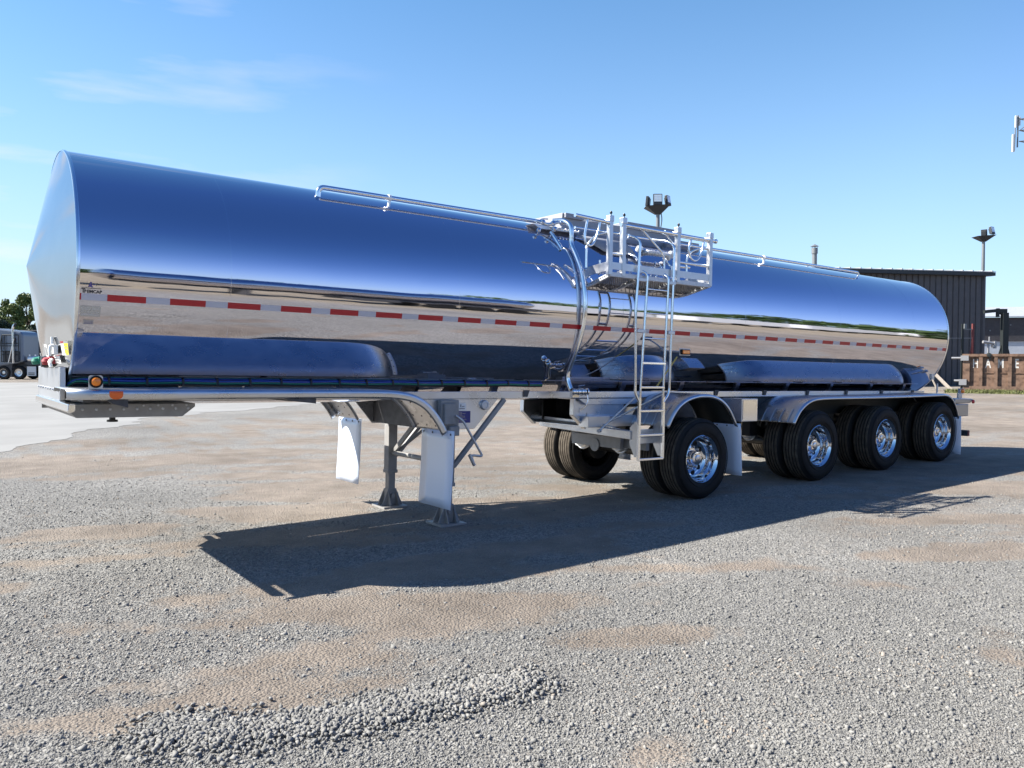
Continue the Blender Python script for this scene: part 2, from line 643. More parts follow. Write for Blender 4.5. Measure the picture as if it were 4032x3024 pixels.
# keep it level where wheels and feet stand
lev = np.clip((GY - 5.2) / 1.2, 0, 1)
GZ = GZ * (1 - lev)
nvx, nvy = len(gxs), len(gys)
vv = np.stack([GX.ravel(), GY.ravel(), GZ.ravel()], 1)
idx = np.arange(nvx * nvy).reshape(nvy, nvx)
ff = np.stack([idx[:-1, :-1].ravel(), idx[:-1, 1:].ravel(), idx[1:, 1:].ravel(), idx[1:, :-1].ravel()], 1)
gme = bpy.data.meshes.new('ground')
gme.from_pydata(vv.tolist(), [], ff.tolist())
gme.polygons.foreach_set('use_smooth', [True] * len(gme.polygons))
at = gme.attributes.new('dirt', 'FLOAT', 'POINT')
at.data.foreach_set('value', dirt_at(GX.ravel(), GY.ravel()).astype(np.float32))
at = gme.attributes.new('sand', 'FLOAT', 'POINT')
at.data.foreach_set('value', np.clip((-GY.ravel() - .5) / 4, 0, 1).astype(np.float32))
ground = bpy.data.objects.new('ground', gme)
col.objects.link(ground)
tag(ground, kind='structure')
def ground_material():
    m = bpy.data.materials.new('gravel_ground')
    m.use_nodes = True
    n = m.node_tree.nodes
    l = m.node_tree.links
    b = n['Principled BSDF']
    b.inputs['Roughness'].default_value = .9
    b.inputs['Specular IOR Level'].default_value = .2
    tc = n.new('ShaderNodeTexCoord')
    def noise(scale, detail=6, rough=.6):
        z = n.new('ShaderNodeTexNoise')
        z.inputs['Scale'].default_value = scale
        z.inputs['Detail'].default_value = detail
        z.inputs['Roughness'].default_value = rough
        l.new(tc.outputs['Object'], z.inputs['Vector'])
        return z
    def vor(scale):
        z = n.new('ShaderNodeTexVoronoi')
        z.inputs['Scale'].default_value = scale
        l.new(tc.outputs['Object'], z.inputs['Vector'])
        return z
    at = n.new('ShaderNodeAttribute')
    at.attribute_name = 'dirt'
    nb = noise(3.5, 9, .7)
    ma = n.new('ShaderNodeMath'); ma.operation = 'MULTIPLY_ADD'
    ma.inputs[1].default_value = 1.3
    l.new(nb.outputs['Fac'], ma.inputs[0])
    ma.inputs[2].default_value = -.65
    ad = n.new('ShaderNodeMath'); ad.operation = 'ADD'
    l.new(at.outputs['Fac'], ad.inputs[0]); l.new(ma.outputs[0], ad.inputs[1])
    mr = n.new('ShaderNodeMapRange')
    mr.inputs['From Min'].default_value = .22
    mr.inputs['From Max'].default_value = .78
    l.new(ad.outputs[0], mr.inputs['Value'])
    v1 = vor(55)
    v2 = vor(120)
    # gravel: individual chips, each its own grey
    crg = n.new('ShaderNodeValToRGB')
    crg.color_ramp.elements[0].color = (.135, .132, .126, 1)
    crg.color_ramp.elements[1].color = (.30, .292, .274, 1)
    sep = n.new('ShaderNodeSeparateColor')
    l.new(v1.outputs['Color'], sep.inputs[0])
    l.new(sep.outputs[0], crg.inputs[0])
    # earth
    nd = noise(2.2, 8, .65)
    crd = n.new('ShaderNodeValToRGB')
    crd.color_ramp.elements[0].position = .3
    crd.color_ramp.elements[0].color = (.172, .145, .121, 1)
    crd.color_ramp.elements[1].position = .7
    crd.color_ramp.elements[1].color = (.272, .233, .196, 1)
    l.new(nd.outputs['Fac'], crd.inputs[0])
    sep2 = n.new('ShaderNodeSeparateColor')
    l.new(v2.outputs['Color'], sep2.inputs[0])
    mpd = n.new('ShaderNodeMapRange')
    mpd.inputs['To Min'].default_value = .72
    mpd.inputs['To Max'].default_value = 1.2
    l.new(sep2.outputs[1], mpd.inputs['Value'])
    mxd = n.new('ShaderNodeMix'); mxd.data_type = 'RGBA'; mxd.blend_type = 'MULTIPLY'
    mxd.inputs['Factor'].default_value = .6
    sa = n.new('ShaderNodeAttribute')
    sa.attribute_name = 'sand'
    mxs = n.new('ShaderNodeMix'); mxs.data_type = 'RGBA'
    mxs.inputs['B'].default_value = (.33, .275, .185, 1)
    sm = n.new('ShaderNodeMath'); sm.operation = 'MULTIPLY'
    sm.inputs[1].default_value = .7
    l.new(sa.outputs['Fac'], sm.inputs[0])
    l.new(sm.outputs[0], mxs.inputs['Factor'])
    l.new(crd.outputs[0], mxs.inputs['A'])
    l.new(mxs.outputs['Result'], mxd.inputs['A']); l.new(mpd.outputs[0], mxd.inputs['B'])
    mx = n.new('ShaderNodeMix'); mx.data_type = 'RGBA'
    l.new(mr.outputs[0], mx.inputs['Factor'])
    l.new(crg.outputs[0], mx.inputs['A']); l.new(mxd.outputs['Result'], mx.inputs['B'])
    big = noise(.35, 5, .6)
    mpb = n.new('ShaderNodeMapRange')
    mpb.inputs['From Min'].default_value = .3; mpb.inputs['From Max'].default_value = .7
    mpb.inputs['To Min'].default_value = .70; mpb.inputs['To Max'].default_value = 1.08
    l.new(big.outputs['Fac'], mpb.inputs['Value'])
    mxb = n.new('ShaderNodeMix'); mxb.data_type = 'RGBA'; mxb.blend_type = 'MULTIPLY'
    mxb.inputs['Factor'].default_value = 1
    l.new(mx.outputs['Result'], mxb.inputs['A']); l.new(mpb.outputs[0], mxb.inputs['B'])
    l.new(mxb.outputs['Result'], b.inputs['Base Color'])
    bp = n.new('ShaderNodeBump')
    bp.inputs['Strength'].default_value = .9
    bp.inputs['Distance'].default_value = .016
    inv = n.new('ShaderNodeMath'); inv.operation = 'SUBTRACT'
    inv.inputs[0].default_value = 1
    l.new(v1.outputs['Distance'], inv.inputs[1])
    l.new(inv.outputs[0], bp.inputs['Height'])
    bp2 = n.new('ShaderNodeBump')
    bp2.inputs['Strength'].default_value = .8
    bp2.inputs['Distance'].default_value = .016
    nn = noise(30, 9, .75)
    l.new(nn.outputs['Fac'], bp2.inputs['Height'])
    l.new(bp.outputs['Normal'], bp2.inputs['Normal'])
    l.new(bp2.outputs['Normal'], b.inputs['Normal'])
    return m
gme.materials.append(ground_material())

# pale concrete apron at the back left
cm = MB()
edge = [(-30, -30), (-9, 3.5), (-4.2, 8.6), (-1.2, 13.6), (1.0, 17.4), (3.2, 21.2), (5.6, 24.9), (9.0, 27.2), (13.0, 29.6), (20, 33), (32, 38), (44, 46)]
e2 = []
for i in range(len(edge) - 1):
    L_ = math.dist(edge[i], edge[i + 1])
    n_ = max(4, int(L_ / .12))
    for k in range(n_):
        t = k / n_
        e2.append((edge[i][0] * (1 - t) + edge[i + 1][0] * t, edge[i][1] * (1 - t) + edge[i + 1][1] * t))
ex = np.array(e2)
wob_ = (fbm(ex[:, 0], ex[:, 1], 64, .9, 6) - .5) * 1.7
e2 = [(x - w_ * .83, y + w_ * .55) for (x, y), w_ in zip(e2, wob_)]
apex = (-140, 150, .006)
cm.add([(x, y, .006) for x, y in e2] + [apex], [(k, k + 1, len(e2)) for k in range(len(e2) - 1)])
mat('concrete', (.205, .203, .195), .85, 0, bump=(6, .3, .01), var=(.45, .14))
tag(cm.build('concrete_pavement', 'concrete'), kind='structure')

# loose stones: real geometry near the camera
def stones():
    N = 330000
    u = rng.random(N)
    d = 3.15 + (15 - 3.15) * u ** 1.55
    px = rng.uniform(-60, 4092, N)
    x = RGT.x * (px - 2016) / FPX * d + FWD.x * d
    y = RGT.y * (px - 2016) / FPX * d + FWD.y * d
    dirt = dirt_at(x, y)
    rid = ridge_at(x, y)
    clump = fbm(x, y, 77, 2.2, 4)
    r = np.where(rng.random(N) < .05, rng.lognormal(-4.9, .30, N), rng.lognormal(-5.72, .36, N))
    r = np.clip(r, .0022, .016)
    keep = rng.random(N) < np.clip(1.25 - 1.15 * dirt + (clump - .5) * 1.8, .17, 1)
    r = r * (1 - .35 * dirt)
    keep &= rng.random(N) < np.clip((15.2 - d) / 6.5, 0, 1)
    keep |= rng.random(N) < rid
    x, y, r, d = x[keep], y[keep], r[keep], d[keep]
    # the raked-up windrow of coarser stones in the left foreground
    M = 6500
    seg = rng.integers(0, len(RIDGE) - 1, M)
    t = rng.random(M)
    A = np.array(RIDGE)
    xr = A[seg, 0] * (1 - t) + A[seg + 1, 0] * t + rng.normal(0, .10, M)
    yr = A[seg, 1] * (1 - t) + A[seg + 1, 1] * t + rng.normal(0, .10, M)
    rr = np.clip(rng.lognormal(-4.80, .30, M), .0035, .0135)
    nb = len(x)
    x = np.concatenate([x, xr]); y = np.concatenate([y, yr]); r = np.concatenate([r, rr])
    z = zground(x, y) * (1 - np.clip((y - 5.2) / 1.2, 0, 1))
    z[nb:] += rng.random(M) * .014
    n = len(x)
    cube = np.array([(a, b, c) for a in (-1, 1) for b in (-1, 1) for c in (-1, 1)], float)
    faces = np.array([(0, 1, 3, 2), (4, 6, 7, 5), (0, 4, 5, 1), (2, 3, 7, 6), (0, 2, 6, 4), (1, 5, 7, 3)])
    V = np.repeat(cube[None], n, 0) * (1 + rng.uniform(-.42, .25, (n, 8, 3)))
    sc = np.stack([rng.uniform(.7, 1.35, n), rng.uniform(.6, 1.0, n), rng.uniform(.4, .75, n)], 1) * r[:, None]
    V = V * sc[:, None, :]
    # random rotation
    q = rng.normal(size=(n, 4)); q[:, 1:3] *= .45
    q /= np.linalg.norm(q, axis=1)[:, None]
    w_, a, b, c = q.T
    Rm = np.stack([np.stack([1 - 2 * (b * b + c * c), 2 * (a * b - w_ * c), 2 * (a * c + w_ * b)], -1),
                   np.stack([2 * (a * b + w_ * c), 1 - 2 * (a * a + c * c), 2 * (b * c - w_ * a)], -1),
                   np.stack([2 * (a * c - w_ * b), 2 * (b * c + w_ * a), 1 - 2 * (a * a + b * b)], -1)], 1)
    V = np.einsum('nij,nkj->nki', Rm, V)
    V += np.stack([x, y, z + r * .22], 1)[:, None, :]
    Fc = (faces[None] + (np.arange(n) * 8)[:, None, None]).reshape(-1, 4)
    me = bpy.data.meshes.new('gravel')
    me.vertices.add(n * 8)
    me.vertices.foreach_set('co', V.reshape(-1).astype(np.float32))
    me.loops.add(len(Fc) * 4)
    me.loops.foreach_set('vertex_index', Fc.reshape(-1).astype(np.int32))
    me.polygons.add(len(Fc))
    me.polygons.foreach_set('loop_start', (np.arange(len(Fc)) * 4).astype(np.int32))
    me.polygons.foreach_set('loop_total', np.full(len(Fc), 4, np.int32))
    me.update(calc_edges=True)
    at = me.attributes.new('shade', 'FLOAT', 'POINT')
    tone = np.clip((fbm(x * .8 - y * .3, x * .5 + y * 1.3, 91, .55, 5) - .30) / .40, 0, 1)
    at.data.foreach_set('value', np.repeat(rng.random(n) * (.55 + .45 * tone), 8).astype(np.float32))
    m = bpy.data.materials.new('stone')
    m.use_nodes = True
    nt = m.node_tree
    bs = nt.nodes['Principled BSDF']
    bs.inputs['Roughness'].default_value = .85
    bs.inputs['Specular IOR Level'].default_value = .25
    a_ = nt.nodes.new('ShaderNodeAttribute'); a_.attribute_name = 'shade'
    cr = nt.nodes.new('ShaderNodeValToRGB')
    cr.color_ramp.elements[0].color = (.130, .128, .123, 1)
    cr.color_ramp.elements[1].color = (.37, .362, .34, 1)
    e = cr.color_ramp.elements.new(.8); e.color = (.245, .240, .228, 1)
    e = cr.color_ramp.elements.new(.9); e.color = (.24, .195, .155, 1)
    nt.links.new(a_.outputs['Fac'], cr.inputs[0])
    nt.links.new(cr.outputs[0], bs.inputs['Base Color'])
    me.materials.append(m)
    o = bpy.data.objects.new('gravel', me)
    col.objects.link(o)
    tag(o, 'loose grey crushed stone scattered over the yard', 'gravel', kind='stuff')
stones()

# ================================================================== THE TANK TRAILER
# local axes: u along the trailer (front -> rear), v across it (negative = side facing the photographer), w up
O_T = (0.96365, 7.8903, 0.02485)
TH = R_(1.35007)
trailer = empty('tank_trailer', O_T, (0, TH, 0))
tag(trailer, 'long mirror-polished stainless tank trailer with red and white tape standing on gravel', 'tank trailer')
RA, RB, WC, LT = 1.0, 1.037, 2.45, 13.78
RLOW = 1.115          # the lower half of the section is a little deeper
def rb(w_up):
    return RB if w_up else RLOW
def tank_v(w, off=0.0):
    return -(RA + off) * math.sqrt(max(0, 1 - ((w - WC) / (rb(w > WC) + off)) ** 2))
def tank_w(v, off=0.0):
    return WC + (RB + off) * math.sqrt(max(0, 1 - (v / (RA + off)) ** 2))

# ---- barrel
mb = MB()
NA = 192
rows = []
us = [0] + list(np.linspace(.02, LT - .02, 60)) + [LT]
for u in us:
    rows.append([(u, RA * math.cos(2 * PI * k / NA), WC + rb(k < NA / 2) * math.sin(2 * PI * k / NA)) for k in range(NA + 1)])
mb.grid(rows, 0, flip=True)
barrel = mb.build('tank_barrel', 'polished_stainless', trailer, smooth=60)
# ---- heads
mb = MB()
rows = []
def head_depth(v, w):
    """pointed head: a cone above, flattening into side facets towards the bottom"""
    a, b = abs(v) / RA, (w - WC) / rb(w > WC)
    t = math.hypot(a, b)
    n = t
    if b < 0:
        n = (a ** 3.0 + abs(b) ** 3.0) ** (1 / 3.0)
    k = min(1, max(0, -b * 2.5))
    return -.229 * (1 - n) * (1 - k * min(1, t) ** 9)
for t in (1.0, .985, .96, .92, .86, .78, .7, .6, .5, .4, .3, .2, .1, .05, .0):
    row = []
    for k in range(129):
        a_ = 2 * PI * k / 128
        v, dw = RA * t * .999 * math.cos(a_), rb(k < 64) * t * .999 * math.sin(a_)
        row.append((head_depth(v, WC + dw), v, WC + dw + (1 - t) * .05))
    rows.append(row)
mb.grid(rows, 0)
mb.build('front_head', 'head_stainless', trailer, smooth=60)
mb = MB()
rows = []
for i in range(9):
    a = PI / 2 * i / 8
    rows.append([(LT + .22 * math.sin(a), RA * math.cos(a) * math.cos(2 * PI * k / 96), WC + rb(k < 48) * math.cos(a) * math.sin(2 * PI * k / 96)) for k in range(97)])
mb.grid(rows, 0, flip=True)
mb.build('rear_head', 'head_stainless', trailer, smooth=40)
# rim bands where the heads are rolled over the barrel
mb = MB()
for u0, u1 in ((-.003, .024), (LT - .03, LT + .006)):
    ring = lambda u, o: [(u, (RA + o) * math.cos(2 * PI * k / NA), WC + (rb(k < NA / 2) + o) * math.sin(2 * PI * k / NA)) for k in range(NA + 1)]
    mb.grid([ring(u0, -.004), ring(u0, .004), ring(u0 + .004, .007), ring(u1 - .004, .007), ring(u1, .004), ring(u1, -.004)], 0, flip=True)
mb.build('rim_band', 'bright_tube', trailer, smooth=50)
# welded sheet seams
mb = MB()
for u in (1.16, 3.45, 5.75, 8.05, 10.35, 12.6):
    ring = lambda uu, o: [(uu, (RA + o) * math.cos(2 * PI * k / NA), WC + (rb(k < NA / 2) + o) * math.sin(2 * PI * k / NA)) for k in range(NA + 1)]
    mb.grid([ring(u - .003, 0), ring(u, .0012), ring(u + .003, 0)], 0, flip=True)
mb.build('weld_seam', 'polished_stainless', trailer, smooth=60)

# ---- things that lie on the barrel wall
def on_wall(vs, off):
    return [(p[0], tank_v(p[1], off), p[1]) for p in vs]
mb = MB()
u = -.245
k = 0
while u < LT - .02:
    for (a, b, mi) in ((u, u + .281, 0), (u + .281, u + .4615, 1)):
        a2, b2 = max(a, .026), min(b, LT - .034)
        if b2 > a2 + .005:
            n = 3
            rr = []
            for j in range(n + 1):
                w = 2.180 + .050 * j / n
                rr.append([(a2, tank_v(w, .003), w), (b2, tank_v(w, .003), w)])
            mb.grid(rr, mi, flip=True)
    u += .4615
mb.build('reflective_tape', ['red_tape', 'silver_tape'], trailer)
def wall_text(name, txt, size, u0, w0, material, bold=0, sx=1.0):
    vs, fs = text_geo(txt, size, bold)
    m = MB()
    m.add(on_wall([(u0 + p.x * sx, w0 + p.y) for p in vs], .0035), fs)
    return m
def plate(m, u0, u1, w0, w1, off, mi=0, n=3):
    rr = []
    for j in range(n + 1):
        w = w0 + (w1 - w0) * j / n
        rr.append([(u0, tank_v(w, off), w), (u1, tank_v(w, off), w)])
    m.grid(rr, mi, flip=True)
def wall_text_bold(m, txt, size, u0, w0, sx, off, mi):
    vs, fs = text_geo(txt, size, .0012)
    m.add(on_wall([(u0 + p.x * sx, w0 + p.y) for p in vs], off), fs, mi)
# maker's mark: name under a line, emblem above
mb = MB()
wall_text_bold(mb, 'T', .044, .036, 2.235, .95, .004, 0)
wall_text_bold(mb, 'REMCAR', .032, .055, 2.235, 1.02, .004, 0)
plate(mb, .036, .172, 2.268, 2.2725, .004, 0, 1)
for (cu, cw, r, mi) in ((.098, 2.293, .014, 1), (.100, 2.312, .008, 1), (.118, 2.300, .006, 1), (.086, 2.283, .006, 1), (.108, 2.281, .007, 1), (.142, 2.308, .0045, 0), (.149, 2.300, .0035, 0), (.138, 2.292, .003, 0), (.072, 2.277, .003, 0)):
    pts = [(cu + r * (1 + .35 * (i % 2)) * math.cos(PI * i / 5) * .75, cw + r * (1 + .35 * (i % 2)) * math.sin(PI * i / 5) * .75) for i in range(10)]
    mb.add(on_wall(pts, .004), [tuple(range(9, -1, -1))], mi)
mb.build('maker_badge', ['ink', 'ink_purple'], trailer)
# placards under the tape
mb = MB()
plate(mb, .034, .175, 2.056, 2.135, .0028, 0)
plate(mb, .034, .175, 2.135, 2.137, .0031, 1, 1)
for (a, b, w) in ((.04, .10, 2.118), (.045, .09, 2.108), (.115, .165, 2.118), (.12, .168, 2.110), (.04, .072, 2.09), (.08, .10, 2.09), (.115, .135, 2.09), (.142, .16, 2.09), (.04, .165, 2.074), (.04, .165, 2.066)):
    plate(mb, a, b, w, w + .004, .0034, 1, 1)
mb.build('placard', ['label_grey', 'galvanised'], trailer)
mb = MB()
plate(mb, .058, .132, 1.995, 2.032, .0028, 0)
for w in (2.02, 2.010, 2.001):
    plate(mb, .064, .126, w, w + .003, .0034, 1, 1)
mb.build('placard', ['label_grey', 'label_blue'], trailer)

# ---- frame rails and cross members
mb = MB()
for sgn in (-1, 1):
    v0 = sgn * .62
    mb.bx((.02, v0 - .008, 1.384), (13.72, v0 + .008, 1.462))
    mb.bx((.02, v0 - sgn * .07 - .0 if sgn < 0 else v0 - .07, 1.380), (13.72, v0 if sgn > 0 else v0 + .07, 1.392))
for u in (.6, 1.5, 2.4, 4.3, 5.3, 6.3, 7.4, 8.6, 9.8, 11.0, 12.2, 13.3):
    mb.bx((u - .04, -.61, 1.386), (u + .04, .61, 1.44))
mb.build('frame_rail', 'satin_stainless', trailer, bevel=.004)
mb = MB()
for u in (4.62, 7.94, 9.03, 10.10, 11.18, 12.26, 13.30):
    mb.prism([(u - .055, 1.478), (u + .03, 1.478), (u - .0, 1.402), (u - .055, 1.402)], -.642, -.629)
    mb.prism([(u - .055, 1.478), (u + .03, 1.478), (u - .0, 1.402), (u - .055, 1.402)], .629, .642)
mb.build('outrigger', 'dark_steel', trailer)

# ---- front apron, upper coupler, kingpin
mb = MB()
mb.bx((-.062, -.66, 1.395), (-.02, .66, 1.66))
mb.build('apron_plate', 'satin_stainless', trailer, bevel=.006)
mb = MB()
for j in range(9):
    v = -.60 + j * .15
    mb.lathe([(.013, 0), (.011, .008), (0, .012)], (-.062, v, 1.475), (-1, 0, 0), 8)
mb.build('bolt', 'galvanised', trailer)
mb = MB()
prof = [(-.03, 1.378), (-.055, 1.345), (.02, 1.272), (.80, 1.272), (.90, 1.352), (.90, 1.378)]
mb.prism(prof, -.92, .70)
mb.prism([(-.03, .70), (.16, .92), (.90, .92), (.90, .70)], 1.272, 1.378, axis='w')
coupler = mb.build('coupler_plate', 'grey_paint', trailer, bevel=.004)
mb = MB()
for sgn in (-1, 1):
    for u in np.arange(.06, .88, .098):
        mb.lathe([(.012, 0), (.010, .007), (0, .010)], (u, sgn * .92, 1.338), (0, sgn, 0), 8)
    for u in np.arange(.50, .88, .11):
        mb.lathe([(.010, 0), (.008, .006), (0, .008)], (u, sgn * .92, 1.366), (0, sgn, 0), 8)
mb.build('bolt', 'galvanised', coupler)
mb = MB()
mb.lathe([(.036, 0), (.036, -.035), (.026, -.04), (.026, -.075), (.046, -.078), (.046, -.095)], (.44, 0, 1.272), (0, 0, 1), 20, capb=True)
mb.build('kingpin', 'black_paint', trailer, smooth=40)
mb = MB()
mb.prism([(-.085, 1.340), (-.07, 1.325), (-.03, 1.340), (-.03, 1.395), (-.08, 1.395)], -1.22, .66)
mb.build('front_crossbar', 'bright_tube', trailer, bevel=.008)

# glad hands, socket and labels on the nose
def cone_u(v, w):
    return min(-.004, head_depth(v, w) - .012)
def gladhand(v, w, material):
    u0 = cone_u(v, w)
    mb = MB()
    mb.tube(smooth_path([(u0 + .03, v, w), (u0 - .03, v, w), (u0 - .05, v + .02, w - .01)]), .022, 10)
    mb.lathe([(.036, 0), (.040, .03), (.024, .05)], (u0 - .045, v + .02, w - .03), (-.2, -.25, 1), 16, capa=True, capb=True)
    mb.box((u0 - .012, v, w), (.05, .08, .06))
    mb.build('gladhand', material, trailer, smooth=40)
gladhand(-.42, 1.715, 'red_paint')
gladhand(.10, 1.715, 'green_hose')
mb = MB()
mb.lathe([(.05, 0), (.05, .05), (.044, .06), (.044, .075)], (cone_u(-.19, 1.70) + .02, -.19, 1.70), (-1, 0, 0), 18, capb=True)
mb.build('electric_socket', 'black_paint', trailer, smooth=40)
mb = MB()
uf = cone_u(-.52, 1.80)
mb.box((uf - .006, -.52, 1.80), (.03, .12, .07))
mb.tube([(uf - .02, -.49, 1.77), (uf - .02, -.49, 1.90)], .014, 8)
mb.tube(fillet([(uf - .02, -.55, 1.83), (uf - .045, -.57, 1.83), (uf - .045, -.57, 1.75)], .02), .012, 8)
mb.tube(fillet([(uf - .02, -.47, 1.72), (uf - .04, -.5, 1.70), (uf - .03, -.52, 1.66)], .02), .014, 8)
mb.build('air_fitting', 'cast_aluminium', trailer, smooth=40)
def cone_plate(name, v0, v1, w0, w1, off, parts):
    mb = MB()
    for (a, b, c, d, o, mi) in [(0, 1, 0, 1, 0, 0)] + parts:
        P = [(v0 + (v1 - v0) * x, w0 + (w1 - w0) * y) for x, y in ((a, c), (b, c), (b, d), (a, d))]
        mb.add([(cone_u(v, w) - off - o, v, w) for v, w in P], [(0, 1, 2, 3)], mi)
    mb.build(name, ['label_white', 'label_yellow', 'red_paint', 'label_teal', 'label_grey'], trailer, split=False)
cone_plate('warning_label', -.66, -.80, 1.755, 1.865, .006, [(.45, .98, .02, .84, .002, 1), (0, .45, .86, 1, .002, 2), (.45, 1, .86, 1, .002, 4), (.5, .9, .6, .65, .003, 4), (.5, .9, .4, .45, .003, 4)])
cone_plate('warning_label', -.44, -.60, 1.69, 1.75, .006, [(.1, .9, .6, .7, .002, 4), (.1, .8, .3, .4, .002, 4)])
cone_plate('warning_label', -.30, -.20, 1.735, 1.845, .006, [(.2, .8, .2, .8, .002, 4)])
cone_plate('air_line_label', .62, .90, 1.70, 1.78, .006, [(0, 1, 0, 1, .001, 3)])

# ---- air and electric lines along the frame
def hose(name, m, dv, w0, r):
    pts = [(-.01, -.56 - dv, 1.49)] + [(.06, -.60 - dv, 1.545 + (w0 - 1.535))]
    for u in np.arange(.2, 4.95, .15):
        pts.append((u, -.612 - dv, w0 + .003 * math.sin(u * 9)))
    mb = MB()
    mb.tube(smooth_path(pts, 3), r, 7)
    mb.build(name, m, trailer, smooth=60)
hose('blue_air_line', 'blue_hose', .00, 1.556, .0085)
hose('green_air_line', 'green_hose', .006, 1.538, .0085)
hose('electric_cable', 'black_hose', .0, 1.522, .009)
mb = MB()
for u in np.arange(.30, 4.9, .29):
    mb.bx((u - .009, -.630, 1.520), (u + .009, -.602, 1.570))
    mb.bx((u - .005, -.622, 1.570), (u + .005, -.612, 1.592))
mb.build('cable_clip', 'black_paint', trailer)

# ---- fenders
def fender(name, path, vo, vi, lip=.072, inner=True, ribs=()):
    """path (u,w) of the top surface, front to rear; vo outer edge, vi inner edge"""
    P = [Vector((p[0], 0, p[1])) for p in path]
    m = len(P)
    rows = []
    sgn = 1 if vo > vi else -1
    R0 = .030
    cs = [(vi, -.03)] if inner else []
    cs += [(vi, 0.0)]
    for t in np.linspace(.0, 1, 4):
        cs.append((vi + (vo - sgn * R0 - vi) * (.02 + .98 * t), 0.0))
    for k in range(1, 9):
        a = PI / 2 * k / 8
        cs.append((vo - sgn * R0 + sgn * R0 * math.sin(a), -R0 + R0 * math.cos(a)))
    cs += [(vo, -lip + .014), (vo - sgn * .004, -lip + .005), (vo - sgn * .014, -lip), (vo - sgn * .03, -lip + .006)]
    for i in range(m):
        t = (P[min(i + 1, m - 1)] - P[max(i - 1, 0)]).normalized()
        nrm = Vector((-t.z, 0, t.x))
        if nrm.z < 0 and abs(t.x) > .2: nrm = -nrm
        rows.append([P[i] + nrm * c[1] + Vector((0, c[0], 0)) for c in cs])
    mb = MB()
    mb.grid(rows, 0, flip=(sgn < 0))
    return mb.build(name, 'fender_steel', trailer, smooth=50, solid=.004)
front_path = [(-.10, 1.503), (.1, 1.503)] + [(u, 1.503) for u in np.arange(.3, 2.3, .25)] + \
    [p[:] for p in [(q.x, q.z) for q in smooth_path([(2.40, 0, 1.501), (2.58, 0, 1.494), (2.76, 0, 1.465), (2.90, 0, 1.405), (3.00, 0, 1.325), (3.09, 0, 1.218), (3.165, 0, 1.10)], 5)]]
lift_path = [(q.x, q.z) for q in smooth_path([(6.24, 0, 1.06), (6.33, 0, 1.20), (6.44, 0, 1.315), (6.60, 0, 1.400), (6.78, 0, 1.440), (6.92, 0, 1.448), (7.06, 0, 1.440), (7.22, 0, 1.400), (7.37, 0, 1.312), (7.48, 0, 1.195), (7.57, 0, 1.06)], 4)]
tri_path = [(q.x, q.z) for q in smooth_path([(8.79, 0, 1.04), (8.85, 0, 1.13), (8.94, 0, 1.225), (9.08, 0, 1.315), (9.25, 0, 1.372), (9.45, 0, 1.393), (9.8, 0, 1.400), (10.6, 0, 1.403), (11.4, 0, 1.408), (12.2, 0, 1.418), (12.9, 0, 1.430), (13.15, 0, 1.430), (13.32, 0, 1.395), (13.46, 0, 1.31), (13.56, 0, 1.20), (13.66, 0, 1.03)], 4)]
for sgn in (-1, 1):
    f1 = fender('front_fender', front_path if sgn < 0 else [(.06, 1.503)] + front_path[1:], sgn * 1.285, sgn * .655, .074)
    f2 = fender('axle_fender', lift_path, sgn * 1.285, sgn * .64, .045)
    f3 = fender('axle_fender', tri_path, sgn * 1.285, sgn * .60, .040)
    # stiffening ribs on the fronts of the axle fenders
    for f, path in ((f2, lift_path), (f3, tri_path)):
        mb = MB()
        for v in (.76, .90, 1.04, 1.18):
            mb.tube([(p[0] - .012, sgn * v, p[1] + .006) for p in path[:9]], .006, 6)
        mb.build('rib', 'fender_steel', f, smooth=60)
        # dark sheet added under the fender; its black stands for wheel-arch shade
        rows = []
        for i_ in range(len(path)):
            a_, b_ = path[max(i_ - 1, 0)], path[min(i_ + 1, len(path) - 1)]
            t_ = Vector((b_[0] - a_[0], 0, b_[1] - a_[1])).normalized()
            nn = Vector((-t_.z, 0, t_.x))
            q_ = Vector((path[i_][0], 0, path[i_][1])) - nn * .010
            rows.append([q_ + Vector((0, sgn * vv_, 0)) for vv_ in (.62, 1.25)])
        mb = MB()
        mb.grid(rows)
        mb.build('arch_shade_sheet', 'black_steel', f, smooth=60, solid=.004)
    mb = MB()
    mb.prism([(.16, 1.432), (.318, 1.432), (.318, 1.365), (.21, 1.395)], sgn * 1.262, sgn * 1.20)
    mb.prism([(1.50, 1.432), (1.82, 1.432), (1.82, 1.382), (1.60, 1.405)], sgn * 1.262, sgn * 1.20)
    mb.bx((.02, min(sgn * .63, sgn * 1.2), 1.405), (.08, max(sgn * .63, sgn * 1.2), 1.44))
    mb.bx((1.60, min(sgn * .63, sgn * 1.2), 1.40), (1.66, max(sgn * .63, sgn * 1.2), 1.44))
    mb.build('fender_bracket', 'dark_steel', trailer, bevel=.003)
    # mud flaps
    def flap(u0, v0, v1, w0, w1, lean):
        rows = []
        for j in range(9):
            t = j / 8
            w = w1 + (w0 - w1) * t
            rows.append([(u0 + lean * t + .006 * math.sin(t * 3), sgn * (v0 + (v1 - v0) * s_), w) for s_ in np.linspace(0, 1, 5)])
        mb = MB()
        mb.grid(rows)
        f = mb.build('mud_flap', 'white_plastic', trailer, smooth=60, solid=.008)
        mb = MB()
        for s_ in (.08, .36, .64, .92):
            mb.lathe([(.011, 0), (.009, .006), (0, .009)], (u0 - .008, sgn * (v0 + (v1 - v0) * s_), w1 - .035), (-1, 0, 0), 8)
        mb.build('bolt', 'dark_steel', f)
    flap(3.215, .70, 1.305, .335, 1.10, -.03)
    flap(7.60, .72, 1.30, .385, 1.065, .05)
    flap(13.69, .72, 1.29, .37, 1.04, .02)
